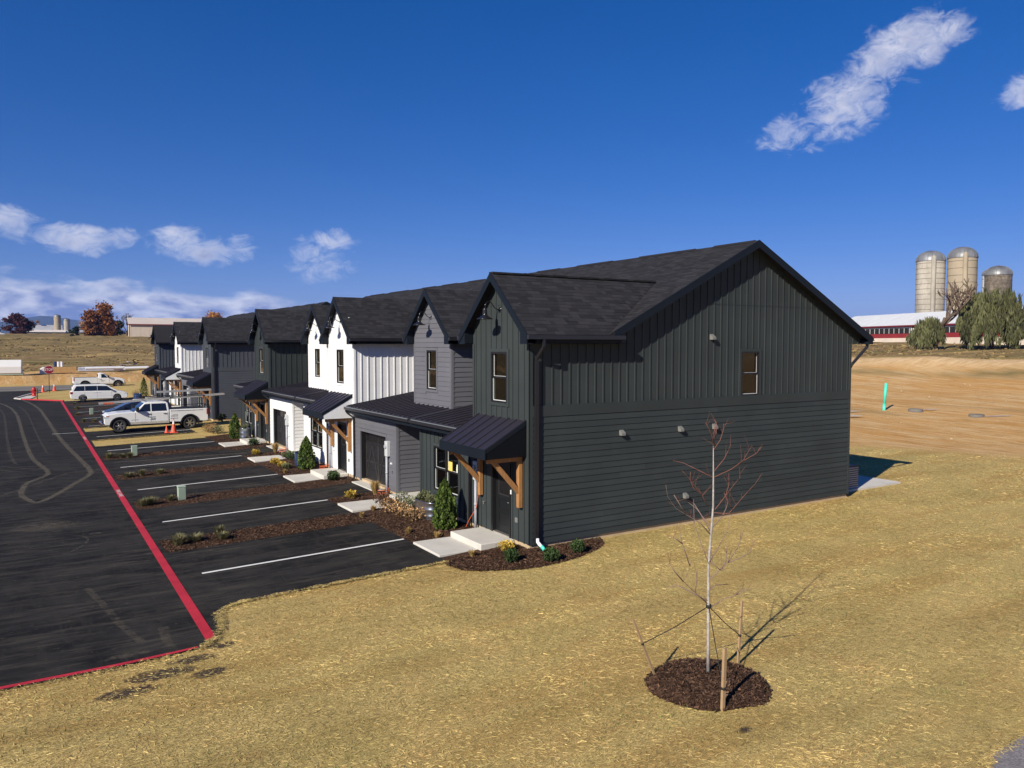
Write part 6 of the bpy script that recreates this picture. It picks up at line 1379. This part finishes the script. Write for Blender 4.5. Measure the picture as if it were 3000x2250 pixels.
# --- things on the building site at left
M['cone'] = pmat('cone_orange', (.78,.11,.05), .5, .08, 4); M['conewhite'] = pmat('cone_white', (.75,.70,.66), .4, .05, 4)
def cone(loc, h, label, band=True, group=None):
    t = thing('traffic_cone', label, 'traffic cone', loc, 0, group); r = h*.2; b = MB(); b.box(-r*1.25,r*1.25,-r*1.25,r*1.25,0,h*.05); bevel(b.build('base', M['cone'], t), .01, 1)
    c = MB(); c.lathe([(r,h*.05),(r*.55,h*.5),(r*.42,h*.62)], (0,0,0), 18); c.build('cone_body', M['cone'], t, smooth=True)
    w = MB(); w.lathe([(r*.42,h*.62),(r*.24,h*.86)], (0,0,0), 18); w.build('collar', M['conewhite'] if band else M['cone'], t, smooth=True)
    p = MB(); p.lathe([(r*.24,h*.86),(r*.14,h*.99),(.0,h)], (0,0,0), 18); p.build('tip', M['cone'], t, smooth=True)
cone((-3.55,37.5,gzf(-3.55,37.5)+ADZ), .94, 'tall orange cone with white collar beside the truck rear wheel'); cone((-3.95,37.75,gzf(-3.9,37.7)+ADZ), .56, 'short orange cone left of the tall one by the truck', False)
cone((-10.05,95.8,-.38), 1.0, 'orange cone left of the stop sign'); cone((-8.75,98.0,-.38), 1.0, 'orange cone right of the stop sign')
def stop_sign():
    t = thing('stop_sign', 'red octagonal STOP sign on a dark post by the far kerb', 'stop sign', (-9.35,95.4,-.42), 0); M['signred'] = pmat('sign_red', (.24,.012,.03), .4, .05, 3)
    p = MB(); p.box(-.035,.035,-.03,.03,0,2.5); p.build('post', M['trimblack'], t)
    def octa(r, y0, y1): return [(r*math.cos(PI/8+k*PI/4), y0, 2.85+r*math.sin(PI/8+k*PI/4)) for k in range(8)], (0,y1-y0,0)
    o = MB(); o.prism(*octa(.52,-.055,-.035)); s = o.build('sign_face', M['signred'], t); w = MB(); w.prism(*octa(.545,-.045,-.034)); w.build('sign_border', M['sash'], t)
    x = text_mesh('STOP', .40, M['sash'], 'sign_lettering', s); x.location = (0,-.060,2.85); x.rotation_euler = (PI/2,0,0); x.scale = (.92,1.1,1)
stop_sign()
def hydrant():
    t = thing('fire_hydrant', 'red fire hydrant on the island near the stop sign', 'hydrant', (-11.05,87.0,-.4), 0); M['hydred'] = pmat('hydrant_red', (.42,.02,.02), .4, .08, 4)
    b = MB(); b.lathe([(.28,0),(.28,.06),(.19,.08),(.18,.72),(.25,.74),(.25,.80),(.20,.82),(.19,.95),(.10,1.08),(.05,1.10),(.05,1.18),(0,1.18)], (0,0,0), 18); b.build('barrel', M['hydred'], t, smooth=True)
    for s in (1,-1): c = MB(); c.tube([(0,0,.62),(s*.34,0,.62)], .09, 10); c.build('nozzle', M['hydred'], t)
    c = MB(); c.tube([(0,0,.55),(0,-.36,.55)], .12, 10); c.build('nozzle', M['hydred'], t)
hydrant()
p_ = MB(); p_.tube([(-10.8,81.3,-.45),(-10.8,81.3,.85)], .06, 8); tag(p_.build('marker_post', M['bark']), 'short brown marker post in front of the hydrant', 'post')
M['boxgreen'] = pmat('utility_green', (.34,.42,.33), .5, .06, 2)
for x, y, lb in [(-6.8,13.87,'pale green utility box in the second strip bed'),(-6.93,27.95,'pale green utility box in the fourth strip bed'),(-7.11,57.2,'pale green utility box in the far bays beyond the truck')]:
    t = thing('utility_box', lb, 'utility box', (x,y,gzf(x,y)), 0, 'pale green utility boxes in the strip beds'); b = MB(); b.box(-.14,.14,-.12,.12,0,.50); bevel(b.build('cabinet', M['boxgreen'], t), .02, 2); c = MB(); c.box(-.155,.155,-.135,.135,.50,.545); bevel(c.build('lid', M['boxgreen'], t), .02, 2)
    for k in range(8): r_ = MB(); xx = -.12+k*.033; r_.box(xx,xx+.012,-.126,-.12,.04,.47); r_.build('rib', M['boxgreen'], t)
# lidded AC unit behind the near row
t = thing('air_conditioner', 'dark air conditioner standing behind the nearest house corner', 'air conditioner', (15.55,1.15,-.06), 0); b = MB(); b.box(-.42,.42,-.42,.42,0,.84); bevel(b.build('casing', M['pvc'], t), .03, 2); b = MB(); b.box(-.44,.44,-.44,.44,.84,.90); b.build('top_grille', M['trimblack'], t)
for k in range(9): b = MB(); b.box(-.40,.40,-.432,-.42,.08+k*.083,.11+k*.083); b.build('louvre', M['trimblack'], t)
# teal riser and manholes in the dirt
t = thing('teal_riser', 'teal plastic sewer riser pipe sticking out of the orange dirt', 'pipe', (44.0,17.55,gzf(44,17.55)), 0); b = MB(); b.tube([(0,0,-.3),(.02,-.02,.42)], .115, 14); b.tube([(.02,-.02,.40),(.03,-.03,.46)], .135, 14); b.build('socket', M['teal'], t, smooth=True); b = MB(); b.tube([(.02,-.02,.44),(.14,-.05,2.05)], .105, 14); b.build('pipe', M['teal'], t, smooth=True)
for x, y, lb in [(45.1,15.7,'low concrete manhole ring nearer the teal pipe'),(45.4,11.4,'low concrete manhole ring farther right of the teal pipe')]:
    m_ = MB(); m_.lathe([(0,.17),(.45,.17),(.5,.14),(.52,.0),(.7,-.05),(.8,-.3)], (x,y,gzf(x,y)), 20); tag(m_.build('manhole', M['roadgrey']), lb, 'manhole', 'manholes in the orange dirt')
for x, y, rx, ry in [(40.0,19.0,3.2,.5),(39.0,16.8,1.2,.45),(46.0,10.3,1.6,.3),(46,15.2,1.2,.25)]: patch('puddle', x, y, rx, ry, dust_mat('pale_silt', (.42,.40,.40), .62, .9), .10, -.55)
rs = random.Random(4); m_ = MB()
for k in range(26):
    x, y = rs.uniform(33,66), rs.uniform(2,26); q = rs.uniform(.04,.11); m_.lathe([(0,q*.7),(q*.6,q*.55),(q,q*.1),(q*.8,-q*.3)], (x,y,gzf(x,y)+.02), 7)
tag(m_.build('loose_stones', M['found']), 'loose pale stones strewn over the orange dirt', 'stones', kind='stuff')
# enclosed white trailer, lumber, pipe bundles
t = thing('covered_trailer', 'white tarp-covered trailer at the left edge beyond the road', 'trailer', (-15.0,121.2,.95), -.05); b = MB(); b.prism([(-2.5,-1.2,.35),(-2.5,-1.2,1.35),(-2.5,-.2,2.35),(-2.5,1.2,2.3),(-2.5,1.3,.35)], (5.2,0,0)); bevel(b.build('cover', M['tarp'], t), .06, 2); b = MB(); b.box(-2.6,2.9,-1.1,1.1,.12,.35); b.build('bed', M['boxgreen'], t)
M['lumber'] = pmat('lumber', (.55,.34,.14), .8, .15, 3); M['pipewhite'] = pmat('pipe_white', (.72,.72,.74), .5, .08, 1); M['plast'] = pmat('grey_wrap', (.45,.47,.52), .5, .15, 2)
t = thing('lumber_stack', 'stack of tan lumber beyond the road behind the stop sign', 'lumber', (-7.7,123.2,.98), .08)
for k in range(6):
    for j in range(4): b = MB(); b.box(-1.2,2.6,-.5+j*.27,-.26+j*.27,.2+k*.15,.34+k*.15); b.build('board', M['lumber'], t)
for x in (-.9,1.9): b = MB(); b.box(x,x+.15,-.6,.7,0,.2); b.build('skid', M['bark'], t)
b = MB(); b.prism([(-10.0,122.4,1.0),(-8.9,122.4,1.0),(-8.9,122.4,1.9),(-9.5,122.4,2.15),(-10.0,122.4,1.8)], (0,1.0,0)); tag(bevel(b.build('wrapped_bundle', M['tarp']), .1, 2), 'white wrapped bundle left of the lumber stack', 'bundle')
for k, x in enumerate((-7.9,-7.45,-7.0)): b = MB(); b.lathe([(0,0),(.2,0),(.2,.8),(0,.8)], (x,123.1,2.12), 12); tag(b.build('paint_pail', M['navy'] if k == 0 else M['pipewhite']), ['dark blue pail on top of the lumber stack','white pail on the lumber stack beside the blue one','rightmost white pail on the lumber stack'][k], 'pail')
for k in range(9):
    y = 128+.42*(k%5); z = gzf(0,y)+.2+.36*(k//5); x0 = -4.5+.5*(k%3); b = MB(); b.tube([(x0,y,z),(x0+5.2+.4*(k%4),y+.25,z+.03)], .19, 10); tag(b.build('pipe', M['pipewhite'] if k%3 else M['plast']), 'long pale plastic pipe in the heap behind the far pickup', 'pipe', 'heap of pipes behind the far pickup')
for k in range(4):
    y = 131+.45*k; b = MB(); b.tube([(1.0,y,gzf(0,y)+.25),(6.4,y+.2,gzf(0,y)+.35)], .2, 10); tag(b.build('pipe', M['pipewhite']), 'long white pipe at the right of the pipe heap', 'pipe', 'right-hand pipes behind the far pickup')
for k in range(7): b = MB(); a = k*.5; b.box(-1.6,1.6,-.12,.12,0,.06, M=Matrix.Translation((4.6+.5*(k%3),144+.4*(k%4),gzf(4,144)+.15+.1*k)) @ Matrix.Rotation(a*.5,4,'Z') @ Matrix.Rotation(.12*(k%3),4,'Y')); tag(b.build('scrap_board', M['bark'] if k%2 else M['plast']), 'dark scrap board in the heap beyond the pipes', 'board', 'scrap boards in a heap beyond the pipes')

# ---------------------------------------------------------------- the air over the valley
def haze():
    mb = MB(); mb.box(-9700,9900,-9700,9900,-4.0,420.0); o = mb.build('haze', []); o['kind'] = 'stuff'
    m = bpy.data.materials.new('haze_air'); m.use_nodes = True; N = m.node_tree.nodes; N.clear(); out = N.new('ShaderNodeOutputMaterial'); v = N.new('ShaderNodeVolumePrincipled')
    v.inputs['Color'].default_value = (.27,.45,1.0,1); v.inputs['Density'].default_value = 9.0e-5; v.inputs['Anisotropy'].default_value = 0.0
    m.node_tree.links.new(v.outputs[0], out.inputs['Volume']); o.data.materials.append(m)
haze()
